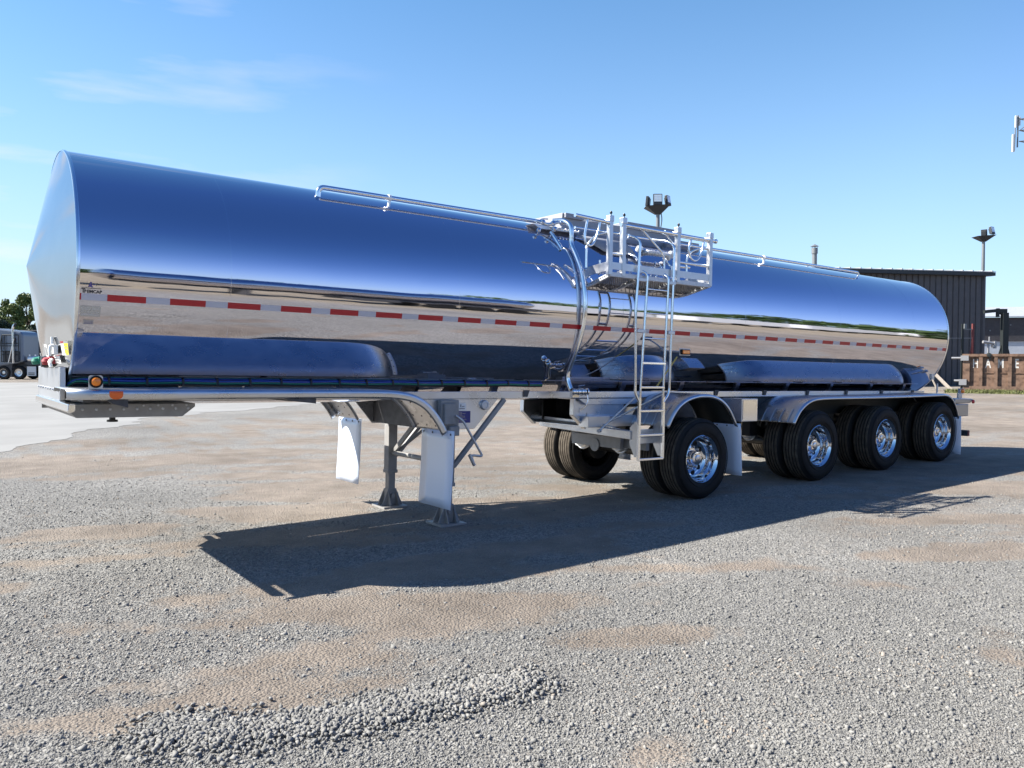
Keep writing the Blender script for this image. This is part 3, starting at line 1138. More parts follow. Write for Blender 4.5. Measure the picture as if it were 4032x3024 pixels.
# bolts on the underside of the front fender ends
mb = MB()
for sgn in (-1, 1):
    for (u, w) in ((2.93, 1.375), (3.06, 1.24), (3.12, 1.15)):
        for v in (.80, .97, 1.14):
            mb.lathe([(.010, 0), (.008, .005), (0, .008)], (u - .012, sgn * v, w - .004), (-.8, 0, -.5), 8)
mb.build('bolt', 'dark_steel', trailer)

# ---- landing gear
for sgn in (-1, 1):
    v = sgn * .63
    # side plate of the landing gear box
    mb = MB()
    mb.prism([(3.02, 1.384), (3.30, 1.055), (3.92, 1.058), (4.23, 1.384)], sgn * .612, sgn * .592)
    pl = mb.build('landing_gear_panel', 'satin_stainless', trailer, bevel=.004)
    if sgn < 0:
        mb = MB()
        mb.bx((3.655, -.6185, 1.125), (3.86, -.6135, 1.252), 0)
        for i in range(9):
            mb.bx((3.67, -.6198, 1.135 + i * .0125), (3.67 + random.uniform(.08, .17), -.6186, 1.1385 + i * .0125), 1)
        mb.build('data_placard', ['label_blue', 'label_grey'], pl)
        mb = MB()
        mb.bx((3.70, -.6185, 1.262), (3.80, -.6135, 1.338), 0)
        mb.bx((3.715, -.6198, 1.275), (3.785, -.6186, 1.281), 1)
        mb.bx((3.730, -.6198, 1.295), (3.738, -.6186, 1.325), 1)
        mb.bx((3.75, -.6198, 1.300), (3.78, -.6186, 1.306), 1)
        mb.build('small_label', ['label_white', 'ink'], pl)
        mb = MB()
        mb.lathe([(.055, 0), (.055, .02), (.048, .035), (.030, .037), (.028, .03)], (4.04, -.612, 1.315), (0, -1, 0), 20, capb=True)
        mb.build('inspection_cap', 'galvanised', pl, smooth=40)
        mb = MB()
        mb.bx((3.44, -.70, 1.05), (3.66, -.614, 1.375))
        mb.bx((3.46, -.74, 1.12), (3.60, -.70, 1.34))
        mb.bx((3.52, -.75, 1.00), (3.64, -.69, 1.10))
        mb.build('gearbox', 'grey_paint', trailer, bevel=.008)
    # leg: outer box, inner box, foot
    mb = MB()
    mb.bx((3.51, v - .058, .47), (3.625, v + .058, 1.12))
    mb.bx((3.502, v - .066, .46), (3.633, v + .066, .50))
    leg = mb.build('landing_leg', 'grey_paint', trailer, bevel=.006)
    mb = MB()
    mb.bx((3.525, v - .044, .03), (3.611, v + .044, .47))
    mb.build('inner_leg', 'grey_paint', leg, bevel=.004)
    zf = -.083 + .0
    zf = .0 + .0
    base_w = (0.0 - O_T[2]) / math.cos(TH) + math.tan(TH) * 3.57
    mb = MB()
    a, b = .155, .05
    z0, z1 = base_w + .022, base_w + .215
    mb.bx((3.568 - a, v - a, base_w), (3.568 + a, v + a, base_w + .018))
    for s2 in (-1, 1):
        mb.add([(3.568 + s2 * .052, v - a * .88, z0), (3.568 + s2 * .052, v + a * .88, z0), (3.568 + s2 * .052, v + b, z1), (3.568 + s2 * .052, v - b, z1)], [(0, 1, 2, 3)])
        mb.add([(3.568 - a * .88, v + s2 * .052, z0), (3.568 + a * .88, v + s2 * .052, z0), (3.568 + b, v + s2 * .052, z1), (3.568 - b, v + s2 * .052, z1)], [(0, 1, 2, 3)])
    mb.cyl((3.568, v - .075, base_w + .135), (3.568, v + .075, base_w + .135), .022, 12)
    mb.build('foot', 'grey_paint', leg, solid=.008)
    mb = MB()
    mb.bar((3.64, v, .66), (4.30, v, 1.375), .05, .045)
    mb.build('diagonal_brace', 'grey_paint', trailer, bevel=.003)
mb = MB()
mb.tube([(3.575, -.58, .70), (3.575, .58, .70)], .028, 12)
mb.bar((3.575, .585, .70), (3.575, .10, 1.06), .03, .05)
mb.bar((3.575, -.585, .70), (3.575, -.10, 1.06), .03, .05)
mb.tube([(3.60, .57, .70), (3.95, .35, 1.05)], .018, 10)
mb.build('cross_brace', 'grey_paint', trailer, smooth=40)
mb = MB()
mb.tube(fillet([(3.58, -.76, 1.215), (3.66, -.78, 1.160), (3.905, -.80, .775), (3.755, -.80, .795), (3.80, -.80, .685)], .035, 5), .013, 10)
mb.tube([(3.735, -.80, .80), (3.80, -.80, .683)], .018, 10)
mb.build('crank_handle', 'galvanised', trailer, smooth=50)
mb = MB()
mb.bx((3.32, -.585, 1.07), (3.36, .585, 1.36))
mb.bx((3.86, -.585, 1.07), (3.90, .585, 1.36))
mb.build('landing_gear_crossmember', 'dark_steel', trailer)

# ---- wheels: dual tyres with polished deep-dish discs
TR = .505
def wheel_parts():
    """outer wheel at the origin, outer face towards -v, rim lip plane at v = 0"""
    mb = MB()
    prof = [(.298, .006), (.300, -.002), (.294, -.006), (.286, .002), (.280, .022), (.272, .030), (.266, .034), (.262, .085), (.256, .090), (.252, .145),
            (.243, .158), (.225, .180), (.205, .187), (.175, .184), (.150, .172), (.120, .168), (.096, .168), (.092, .130), (.086, .085), (.080, .077), (.050, .073), (.0, .073)]
    mb.lathe(prof, (0, 0, 0), (0, 1, 0), 56)
    rim = mb.build('wheel', 'chrome', None, smooth=40)
    mb = MB()
    for k in range(10):
        a = 2 * PI * k / 10
        c = (.192 * math.cos(a), .184, .192 * math.sin(a))
        mb.lathe([(.0, -.004), (.033, -.004), (.035, .002)], c, (0, 1, 0), 16)
    mb.build('hand_hole', 'dark_hole', rim, smooth=40)
    mb = MB()
    for k in range(10):
        a = 2 * PI * (k + .5) / 10
        c = (.137 * math.cos(a), .170, .137 * math.sin(a))
        mb.lathe([(.015, .0), (.015, -.022), (.010, -.030), (.0, -.032)], c, (0, 1, 0), 8)
    mb.lathe([(.045, .074), (.045, .063), (.030, .058), (.0, .058)], (0, 0, 0), (0, 1, 0), 20)
    mb.build('lug_nut', 'satin_stainless', rim, smooth=40)
    ty = tyre_mesh(0.0)
    ty.parent = rim
    return rim
def tyre_mesh(v_in):
    mb = MB()
    W = .275
    side = [(.296, .012), (.305, -.004), (.335, -.014), (.38, -.020), (.42, -.018), (.452, -.008), (.476, .006), (.491, .016)]
    prof = list(side)
    # tread with four circumferential grooves
    t0, t1 = .022, W - .022
    prof.append((.499, t0 + .004))
    nr = 5
    rw = (t1 - t0) / nr
    for i in range(nr):
        a, b = t0 + i * rw, t0 + (i + 1) * rw
        crown = lambda q: TR - .006 * ((q - W / 2) / (W / 2)) ** 2
        prof += [(crown(a), a + .007), (crown(b), b - .007)]
        if i < nr - 1:
            prof += [(crown(b) - .014, b - .005), (crown(b) - .014, b + .005)]
    prof += [(.499, t1 - .004)]
    prof += [(r, W - y) for r, y in side[::-1]]
    mb.lathe([(r, y + v_in) for r, y in prof], (0, 0, 0), (0, 1, 0), 72)
    # sidewall ridges
    for rr in (.345, .462):
        mb.lathe([(rr - .004, -.0135 + v_in), (rr, -.0225 + v_in), (rr + .004, -.0125 + v_in)], (0, 0, 0), (0, 1, 0), 72)
    for i, f in enumerate(mb.f):
        if all(.495 < math.hypot(mb.v[q][0], mb.v[q][2]) for q in f):
            mb.m[i] = 1
    return mb.build('tyre', ['rubber', 'dusty_tread'], None, smooth=28)
wheel0 = wheel_parts()
tyre_in = tyre_mesh(0.0)
AX = [(6.90, .643), (9.432, .703), (11.246, .745), (13.06, .788)]
# every wheel stands on the ground: hub heights follow from the tyre radius
first = True
for i, (u, w) in enumerate(AX):
    w = (TR - .004 - O_T[2]) / math.cos(TH) + math.tan(TH) * u
    for sgn in (-1, 1):
        if first:
            o = wheel0
            first = False
            ti = tyre_in
        else:
            o = copy_tree(wheel0)
            ti = tyre_in.copy()
            col.objects.link(ti)
        o.parent = trailer
        o.location = (u, sgn * 1.272, w)
        o.rotation_euler = (0, random.uniform(0, 6), 0 if sgn < 0 else 0)
        if sgn > 0:
            o.rotation_euler = (PI, random.uniform(0, 6), 0)
        ti.parent = trailer
        ti.location = (u, sgn * (1.272 - .335) if sgn < 0 else sgn * (1.272 - .335) - .275, w)
# axles, hangers, air springs
for i, (u, w) in enumerate(AX):
    w = (TR - O_T[2]) / math.cos(TH) + math.tan(TH) * u
    mb = MB()
    mb.tube([(u, -1.1, w), (u, 1.1, w)], .065, 14)
    for sgn in (-1, 1):
        mb.lathe([(.15, 0), (.19, .02), (.19, .20), (.12, .22)], (u, sgn * .60, w), (0, sgn, 0), 20, capa=True, capb=True)
        mb.bar((u - .50, sgn * .45, w + .22), (u + .25, sgn * .45, w - .02), .08, .13)
        mb.bx((u - .60, sgn * .45 - .07, w + .10), (u - .42, sgn * .45 + .07, 1.20))
        mb.lathe([(.11, 0), (.13, .05), (.12, .10), (.13, .15), (.11, .2)], (u + .28, sgn * .45, w + .10), (0, 0, 1), 16, capa=True, capb=True)
    mb.build('axle', 'black_paint', trailer, smooth=35)
for i, (u, w) in enumerate(AX):
    w = (TR - O_T[2]) / math.cos(TH) + math.tan(TH) * u
    for sgn in (-1, 1):
        mb = MB()
        ax = Vector((-.72, -.25, .30))
        o = Vector((u - (.52 if i == 0 else .30), sgn * (.36 if i == 0 else .28), w + .10))
        mb.lathe([(.0, .165), (.055, .165), (.072, .150), (.080, .10), (.095, .095), (.095, .078), (.080, .07), (.084, .0), (.098, -.004), (.098, -.02), (.078, -.03), (.060, -.10), (.02, -.12)], o, ax, 22)
        mb.build('brake_chamber', 'cast_aluminium', trailer, smooth=40)

# ---- sub frame between cabinet and axles
mb = MB()
for sgn in (-1, 1):
    mb.bx((5.95, sgn * .45 - .03, 1.10), (13.7, sgn * .45 + .03, 1.383))
for u in (6.35, 7.9, 8.35, 10.35, 12.15, 13.62):
    mb.bx((u - .05, -.42, 1.12), (u + .05, .42, 1.37))
mb.build('sub_frame', 'dark_steel', trailer)
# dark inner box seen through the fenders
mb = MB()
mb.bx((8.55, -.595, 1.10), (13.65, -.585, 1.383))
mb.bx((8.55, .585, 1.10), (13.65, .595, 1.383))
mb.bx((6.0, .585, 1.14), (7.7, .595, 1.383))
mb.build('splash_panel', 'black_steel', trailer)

# ---- hose cabinet in front of the axles (open at the front)
mb = MB()
prof = [(5.415, 1.378), (5.405, 1.178), (5.60, 1.02), (6.25, 1.03), (6.25, 1.378)]
for v in (-.52, .46):
    mb.prism(prof, v - .012, v + .012)
mb.bx((5.41, -.50, 1.362), (6.25, .45, 1.374))
mb.bx((5.61, -.50, 1.022), (6.25, .45, 1.034))
mb.bx((6.20, -.50, 1.036), (6.22, .45, 1.36))
cab = mb.build('hose_cabinet', 'satin_stainless', trailer, bevel=.003)
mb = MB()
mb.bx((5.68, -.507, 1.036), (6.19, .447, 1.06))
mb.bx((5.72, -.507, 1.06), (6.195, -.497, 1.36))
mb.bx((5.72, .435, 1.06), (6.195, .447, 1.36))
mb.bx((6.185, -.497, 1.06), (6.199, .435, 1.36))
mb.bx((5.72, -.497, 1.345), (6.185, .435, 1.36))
mb.build('cabinet_shade', 'black_paint', cab)  # black inner faces; the shade in the open cabinet is put into colour
mb = MB()
for v in (-.528, .46):
    pts = [(5.400, 1.375), (5.392, 1.176), (5.590, 1.008)]
    for p, q in zip(pts[:-1], pts[1:]):
        mb.bar((p[0], v, p[1]), (q[0], v, q[1]), .075, .022, up=(1, 0, 0))
mb.build('cabinet_frame', 'satin_stainless', cab, bevel=.003)
mb = MB()
mb.bx((5.62, -.545, 1.155), (6.9, -.534, 1.20))
mb.bx((5.50, -.540, 1.20), (6.9, -.5345, 1.26))
mb.bx((5.42, -.549, 1.29), (5.52, -.541, 1.345))
mb.build('cabinet_trim', 'satin_stainless', cab)
mb = MB()
mb.prism([(5.55, 1.30), (6.85, 1.30), (6.85, 1.375), (5.42, 1.375)], -.60, -.535)
mb.bx((5.50, -.70, 1.03), (6.85, -.53, 1.165))
mb.build('side_panel', 'satin_stainless', trailer, bevel=.004)
# cross beam that carries the ladder foot
mb = MB()
mb.prism([(-1.19, .918), (.49, .965), (.545, 1.035), (.545, 1.05), (-1.19, 1.018)], 5.72, 5.80, axis='u')
mb.prism([(-1.05, 1.022), (.52, 1.055), (.48, 1.10), (-.62, 1.085)], 5.735, 5.755, axis='u')
mb.build('cross_beam', 'brushed_aluminium', trailer, bevel=.006)
mb = MB()
mb.bx((6.10, -.64, .74), (6.16, .28, .885))
mb.lathe([(.085, -.008), (.085, .008)], (6.09, -.18, .76), (1, 0, 0), 20, capa=True, capb=True)
mb.bx((6.18, -1.0, .75), (6.24, -.55, .88))
mb.build('axle_crossmember', 'grey_paint', trailer, bevel=.004)
# ladder foot plates
mb = MB()
for u in (5.745, 6.135):
    mb.prism([(-1.285, .72), (-1.285, 1.12), (-1.26, 1.14), (-1.16, 1.06), (-1.16, .86), (-1.24, .72)], u - .008, u + .008, axis='u')
mb.bx((5.75, -1.17, .955), (6.13, -1.16, 1.03))
mb.bx((5.75, -1.17, .86), (6.13, -1.16, .93))
mb.bx((5.75, -1.16, .93), (6.13, -.60, .955))
mb.build('ladder_bracket', 'brushed_aluminium', trailer, bevel=.003)
# stay rods
mb = MB()
mb.tube([(5.385, -1.02, 1.02), (5.86, -1.16, 1.44)], .012, 8)
mb.tube([(5.86, -.70, 1.10), (6.28, -1.16, 1.445)], .012, 8)
mb.lathe([(.022, -.02), (.022, .02)], (5.385, -1.02, 1.02), (1, .3, 0), 10, capa=True, capb=True)
mb.build('stay_rod', 'galvanised', trailer, smooth=50)

# ---- ladder
mb = MB()
VL = -1.30
for u0, u1, du in ((5.745, 5.67, -.08), (6.145, 6.24, .085)):
    sg = -1 if u0 < 6 else 1
    mb.bx((u0 - .017, VL - .012, .69), (u0 + .017, VL + .012, 1.42))
    mb.tube(fillet([(u0, VL, 1.36), (u1, VL, 1.46), (u1 + sg * .0, VL, 1.62), (u1 + sg * .02, VL, 2.4), (u1 + .035, VL, 3.22), (u1 - .04 if sg < 0 else u1 + .02, VL + .10, 3.28), (u1 - .30 if sg < 0 else u1 + .02, VL + .35, 3.33)], .07, 6), .0165, 10)
    ui = u0 + (.008 if sg < 0 else -.008)
    mb.tube(fillet([(ui, VL, 1.40), (ui, VL, 1.5), (ui + (.075 if sg < 0 else .045), VL, 2.70), (ui + (.075 if sg < 0 else .045), VL, 2.86), (ui - .03, VL + .10, 2.89)], .06, 6), .0155, 10)
ladder = mb.build('ladder', 'bright_tube', trailer, smooth=40)
for w in (.692, .973, 1.255, 1.53, 1.812):
    mb = MB()
    o_ = max(0, (w - 1.5)) * .06
    mb.bx((5.745 + o_, VL - .015, w - .014), (6.15 + o_ * .6, VL + .015, w + .014))
    mb.build('rung', 'bright_tube', ladder, bevel=.004)
for w in (2.10, 2.39, 2.67):
    mb = MB()
    o_ = (w - 1.5) * .06
    mb.tube([(5.745 + o_, VL, w), (6.15 + o_ * .6, VL, w)], .010, 8)
    mb.build('rung', 'bright_tube', ladder, smooth=50)
mb = MB()
for w in (2.18, 2.77):
    for ua, ub in ((5.672, 5.81), (6.19, 6.30)):
        mb.bx((ua, VL - .018, w - .018), (ub, VL + .014, w + .018))
mb.build('ladder_clamp', 'brushed_aluminium', ladder, bevel=.003)

# ---- catwalk
VN = -1.25
mb = MB()
# expanded-metal deck: a lattice of slanted strands
deck_w = lambda v: 2.80 + (v - VN) / (-.90 - VN) * (2.705 - 2.80)
U0, U1 = 5.27, 6.985
for k in range(0, 64):
    ua = U0 - .35 + k * .034
    for d in (1, -1):
        a = Vector((ua, VN, deck_w(VN)))
        b_ = Vector((ua + .36, -.90, deck_w(-.90)))
        if d < 0:
            a = Vector((ua + .36, VN, deck_w(VN)))
            b_ = Vector((ua, -.90, deck_w(-.90)))
        # clip to the deck
        def clip(p, q):
            t0, t1 = 0.0, 1.0
            du = q.x - p.x
            for lim, s_ in ((U0, 1), (U1, -1)):
                f0, f1 = s_ * (p.x - lim), s_ * (q.x - lim)
                if f0 < 0 and f1 < 0: return None
                if f0 < 0: t0 = max(t0, f0 / (f0 - f1))
                if f1 < 0: t1 = min(t1, f0 / (f0 - f1))
            return (p.lerp(q, t0), p.lerp(q, t1)) if t1 > t0 + .02 else None
        c_ = clip(a, b_)
        if c_ and (d > 0 or k % 2 == 0):
            mb.bar(c_[0], c_[1], .008, .012)
deck = mb.build('catwalk_deck', 'mesh_dark', trailer)
mb = MB()
mb.bar((U0, VN, 2.80), (U1, VN, 2.80), .04, .05)
mb.bar((U0, -.905, 2.70), (U1 - .1, -.905, 2.70), .04, .05)
for u in (U0 + .02, 5.75, 6.30, U1 - .02):
    mb.bar((u, VN, 2.795), (u - (.05 if u > 6.9 else 0), -.90, 2.70), .035, .045)
mb.bar((U0 + .1, -.93, 2.66), (U0 + .1, -1.0, 2.45), .03, .03)
mb.build('catwalk_frame', 'galvanised', deck, bevel=.003)
mb = MB()
mb.bx((U0 + .03, VN - .02, 2.855), (U1, VN - .008, 2.935))
mb.bar((U0, VN, 2.895), (U0, -.90, 2.86), .012, .10)
mb.bar((U1, VN, 2.895), (U1 - .05, -.90, 2.86), .012, .09)
mb.bx((5.35, -.915, 2.80), (6.95, -.903, 2.87))
mb.build('toe_board', 'brushed_aluminium', deck)
for u in (5.27, 5.475, 6.385, 6.975):
    mb = MB()
    mb.bx((u - .027, VN - .027, 2.79), (u + .027, VN + .027, 3.40))
    mb.bx((u - .033, VN - .033, 3.385), (u + .033, VN + .033, 3.452))
    p = mb.build('catwalk_post', 'brushed_aluminium', trailer, bevel=.004)
    if u < 6.9:
        mb = MB()
        mb.tube([(u + .01, VN, 3.45), (u + .012, VN, 3.475)], .006, 6)
        mb.lathe([(0, 0), (.014, .006), (.016, .02), (.01, .034), (0, .036)], (u + .012, VN, 3.47), (0, 0, 1), 10)
        mb.build('latch_knob', 'black_paint', p, smooth=50)
mb = MB()
rail_w = 3.372
mb.tube([(4.75, VN, 3.392), (5.30, VN, rail_w)], .022, 12)
mb.tube([(5.44, VN, rail_w), (6.40, VN, 3.366)], .022, 12)
mb.tube([(6.36, VN, 3.366), (7.09, VN, 3.362)], .022, 12)
mb.tube([(5.19, VN, 3.374), (5.30, VN, 3.373)], .027, 12)
mb.tube([(6.15, VN, 3.368), (6.37, VN, 3.366)], .027, 12)
mb.tube([(6.42, VN, 3.345), (6.98, VN, 3.343)], .012, 10)
mb.tube([(5.29, VN, 3.032), (5.47, VN, 3.032)], .017, 10)
mb.tube([(6.39, VN, 3.04), (6.975, VN, 3.038)], .017, 10)
mb.lathe([(.03, 0), (.03, .03)], (7.06, VN, 3.362), (1, 0, 0), 12, capa=True, capb=True)
hand = mb.build('handrail', 'bright_tube', trailer, smooth=50)
mb = MB()
mb.tube(smooth_path([(4.935, VN, 3.375), (4.91, VN, 3.27), (4.895, VN, 3.18), (4.91, VN, 3.11), (4.965, VN, 3.085), (5.02, VN, 3.11), (5.06, VN, 3.18), (5.10, VN, 3.28), (5.12, VN, 3.37)], 5), .014, 9)
mb.tube(smooth_path([(6.645, VN, 3.36), (6.60, VN, 3.27), (6.59, VN, 3.19), (6.63, VN, 3.11), (6.70, VN, 3.085), (6.77, VN, 3.12), (6.83, VN, 3.22), (6.87, VN, 3.355)], 5), .014, 9)
mb.tube(smooth_path([(5.27, VN + .02, 3.265), (5.14, VN + .06, 3.23), (5.07, VN + .1, 3.16), (5.03, VN + .12, 3.08)], 5), .013, 9)
mb.tube(smooth_path([(6.97, VN + .01, 3.262), (6.80, VN + .04, 3.24), (6.71, VN + .08, 3.19), (6.67, VN + .1, 3.10), (6.67, VN + .1, 2.90)], 5), .014, 9)
mb.tube([(5.03, VN + .12, 3.08), (5.03, VN + .12, 2.86)], .015, 9)
mb.tube([(5.42, -.93, 3.0), (5.42, -.93, 2.84)], .015, 9)
mb.tube([(6.57, -1.0, 3.03), (6.57, -1.0, 2.88)], .017, 9)
mb.build('grab_loop', 'bright_tube', hand, smooth=50)
mb = MB()
mb.tube(fillet([(5.79, VN + .02, 3.365), (6.155, VN + .02, 3.122), (6.177, VN + .02, 3.06), (6.185, VN + .02, 2.90)], .05), .013, 9)
mb.tube([(6.19, VN + .02, 3.355), (6.36, VN + .02, 3.23)], .011, 8)
mb.tube(fillet([(5.50, VN + .02, 3.23), (5.60, VN + .04, 3.235), (5.61, VN + .04, 3.29)], .03), .010, 8)
mb.build('gate_arm', 'bright_tube', hand, smooth=50)

# ---- spill-dam rails along the top of the barrel
for sgn in (-1, 1):
    mb = MB()
    v = sgn * .5
    wt = 3.432
    mb.tube(fillet([(2.133, v, 3.29), (2.133, v, wt), (2.5, v, wt), (4.88, v, wt)], .10, 7), .026, 12)
    mb.tube(fillet([(7.5, v, wt), (8.0, v, wt), (11.62, v, wt), (11.655, v, 3.39), (11.655 - .05, v, 3.31)], .05, 7), .022, 12)
    mb.tube([(5.4, v, wt), (7.6, v, wt)], .018, 10)
    rl = mb.build('top_rail', 'bright_tube', trailer, smooth=50)
    mb = MB()
    for u in (2.9, 9.1):
        mb.tube([(u, v, wt), (u - .012, v, 3.30)], .015, 8)
        mb.lathe([(.034, -.014), (.034, .014)], (u, v, wt), (1, 0, 0), 12, capa=True, capb=True)
        mb.box((u - .012, v - sgn * .0, 3.322), (.06, .05, .02))
    mb.lathe([(.03, 0), (.022, .01)], (2.133, v, 3.318), (0, 0, 1), 12)
    mb.build('rail_foot', 'cast_aluminium', rl, smooth=40)

# ---- manhole spill box on top
mb = MB()
mb.prism([(5.30, 3.38), (5.32, 3.62), (5.62, 3.632), (5.62, 3.56), (7.38, 3.60), (7.40, 3.40)], -.36, .36)
mb.bx((5.34, -.40, 3.56), (5.64, .40, 3.618))
mb.bx((6.4, -.38, 3.56), (7.43, .38, 3.645))
mb.bx((7.1, -.42, 3.38), (7.75, .42, 3.50))
box = mb.build('manhole_box', 'box_grey', trailer, bevel=.006)
mb = MB()
mb.lathe([(.25, 0), (.26, .03), (.24, .05), (.05, .07), (0, .07)], (6.0, 0, 3.60), (0, 0, 1), 24)
mb.build('manhole_lid', 'satin_stainless', box, smooth=40)
mb = MB()
mb.prism([(4.80, 3.335), (5.40, 3.35), (5.40, 3.375), (4.70, 3.385)], -.58, -.44)
for i in range(9):
    mb.lathe([(.016, 0), (.014, .012), (0, .016)], (4.98 + i * .05, -.60, 3.365), (0, 0, 1), 8)
mb.build('hinge_plate', 'brushed_aluminium', trailer, bevel=.004)
mb = MB()
for (u, v, w, r) in ((4.86, -.56, 3.42, .03), (4.98, -.60, 3.415, .035), (5.06, -.66, 3.42, .03), (4.92, -.70, 3.33, .03), (4.72, -.66, 3.30, .028)):
    mb.lathe([(0, -r), (r * .8, -r * .7), (r, 0), (r * .8, r * .7), (0, r)], (u, v, w), (.7, .3, .6), 12)
mb.tube(smooth_path([(4.80, -.52, 3.43), (4.92, -.58, 3.40), (5.05, -.62, 3.44)]), .02, 10)
mb.tube([(4.90, -.66, 3.30), (4.95, -.80, 3.10)], .022, 10)
mb.tube(smooth_path([(4.86, -.50, 3.42), (4.90, -.48, 3.47), (4.98, -.50, 3.48)]), .008, 8)
mb.build('valve_cluster', 'chrome', trailer, smooth=45)
mb = MB()
mb.tube([(5.90, -.62, 3.20), (5.90, -.62, 3.26)], .04, 14)
mb.tube([(6.05, -.66, 3.19), (6.05, -.66, 3.27)], .03, 12)
mb.build('vent_cap', 'cast_aluminium', trailer, smooth=45)

mb = MB()
rows = []
for j in range(6):
    w = 3.135 + (3.33 - 3.135) * j / 5
    ua = 5.62 - .30 * j / 5
    rows.append([(ua, tank_v(w, .03), w), (6.16, tank_v(w, .03), w)])
mb.grid(rows, 0, flip=True)
mb.build('drip_panel', 'box_grey', trailer, smooth=50, solid=.006)
mb = MB()
pts = [(6.22, -.80, 3.165), (6.30, -.84, 3.185), (6.64, -.84, 3.185), (6.72, -.80, 3.16)]
P_ = smooth_path(pts, 14)
mb.tube(P_, [.026 + .012 * (k % 2) for k in range(len(P_))], 12)
mb.build('bellows_hose', 'galvanised', trailer, smooth=30)
mb = MB()
mb.tube(smooth_path([(6.28, -.98, 3.03), (6.33, -.95, 3.06), (6.37, -.90, 3.00), (6.36, -.95, 2.88)], 5), .011, 8)
mb.tube(smooth_path([(6.42, -.90, 3.07), (6.46, -.92, 3.02), (6.44, -.95, 2.95), (6.40, -.95, 2.90)], 5), .011, 8)
mb.tube(smooth_path([(6.58, -.86, 3.13), (6.63, -.90, 3.06), (6.64, -.95, 2.98), (6.66, -.98, 2.86)], 5), .013, 8)
mb.tube([(6.70, -.92, 3.05), (7.0, -.90, 3.06)], .022, 10)
mb.tube([(6.05, -.70, 3.18), (6.05, -.90, 3.10), (6.08, -1.02, 2.9)], .016, 8)
mb.build('vapour_line', 'bright_tube', trailer, smooth=50)
mb = MB()
for u, v, w, r in ((6.20, -.78, 3.20, .045), (6.76, -.79, 3.19, .045), (6.50, -.96, 2.92, .03)):
    mb.lathe([(.0, 0), (r, 0), (r, .05), (r * .6, .07), (0, .07)], (u, v, w), (0, -.6, .7), 14)
mb.build('line_fitting', 'cast_aluminium', trailer, smooth=40)

# ---- wash-down pipe running over the barrel and down its side
mb = MB()
pipe = [(5.02, -.55, 3.455), (5.08, -.66, 3.45), (5.10, -.765, 3.38), (5.10, -.785, 3.28), (5.10, -.790, 3.165), (5.10, -.888, 3.01), (5.10, -.965, 2.87), (5.10, -1.010, 2.73),
        (5.10, -1.043, 2.57), (5.10, -1.050, 2.42), (5.10, -1.036, 2.28), (5.10, -.995, 2.13), (5.10, -.936, 1.988), (5.10, -.858, 1.835), (5.10, -.785, 1.69), (5.10, -.778, 1.60), (5.11, -.82, 1.50), (5.12, -.85, 1.475)]
mb.tube(smooth_path(pipe, 5), .029, 16)
wp = mb.build('wash_pipe', 'bright_tube', trailer, smooth=60)
mb = MB()
mb.tube([(5.04, -.91, 1.468), (5.26, -.91, 1.468)], .030, 14)
for u, r in ((5.06, .042), (5.10, .036), (5.135, .042), (5.16, .030), (5.19, .046), (5.235, .040)):
    mb.lathe([(r, -.009), (r, .009)], (u, -.91, 1.468), (1, 0, 0), 16, capa=True, capb=True)
mb.lathe([(.046, 0), (.046, .02), (.03, .024), (0, .02)], (5.26, -.91, 1.468), (1, 0, 0), 18)
mb.tube([(5.15, -.93, 1.49), (5.12, -.95, 1.535), (5.20, -.96, 1.545)], .007, 8)
mb.tube(smooth_path([(5.26, -.93, 1.45), (5.27, -.94, 1.36), (5.22, -.94, 1.29), (5.16, -.94, 1.26)]), .006, 6)
mb.box((5.10, -.90, 1.425), (.10, .05, .04))
mb.build('pipe_valve', 'chrome', wp, smooth=45)
# sampling cock on the barrel, lower side
mb = MB()
q0 = Vector((4.80, tank_v(1.66, .0), 1.66))
mb.tube([(4.86, tank_v(1.60, 0), 1.60), (4.855, -.74, 1.63), (4.74, -.86, 1.79)], .016, 10)
mb.lathe([(.034, 0), (.034, .03), (.026, .035), (.026, .06), (0, .065)], (4.75, -.85, 1.775), (-.6, -.3, .75), 16)
mb.tube([(4.79, -.80, 1.73), (4.86, -.83, 1.745)], .006, 6)
mb.build('sample_cock', 'chrome', trailer, smooth=45)

# ---- marker lamps and reflectors
def round_lamp(u, v, w, plate, lens='amber_lens', r=.036):
    mb = MB()
    if plate:
        mb.prism([(u - .048, w - .058), (u + .048, w - .058), (u + .048, w + .035), (u + .036, w + .047), (u - .036, w + .047), (u - .048, w + .035)], v, v + .004)
    pl = mb.build('marker_lamp', 'brushed_aluminium', trailer) if plate else None
    mb = MB()
    mb.lathe([(r + .010, 0), (r + .010, .014), (r, .018), (r - .002, .012)], (u, v - .001, w), (0, -1, 0), 24)
    a = mb.build('lamp_grommet' if plate else 'marker_lamp', 'rubber', pl or trailer, smooth=40)
    mb = MB()
    mb.lathe([(r - .002, .012), (r - .006, .022), (r * .5, .028), (0, .029)], (u, v - .001, w), (0, -1, 0), 24)
    mb.build('lens', lens, pl or a, smooth=60)
round_lamp(.098, -1.245, 1.561, True)
mb = MB()
for k in range(13):
    pass
rows = []
for j in range(9):
    a = PI / 2 * j / 8
    rows.append([(u, -1.289 + .030 - .0325 * math.sin(a) - .0, 1.503 - .030 + .0325 * math.cos(a)) for u in np.linspace(.183, .277, 5)])
zz = 1.47
for wv, hw in ((1.462, .047), (1.45, .044), (1.44, .036), (1.433, .024), (1.430, .008)):
    rows.append([(.23 + hw * t, -1.2885, wv) for t in np.linspace(-1, 1, 5)])
mb.grid(rows[5:], 0, flip=True)
mb.build('reflector', 'orange_reflector', trailer, smooth=60)
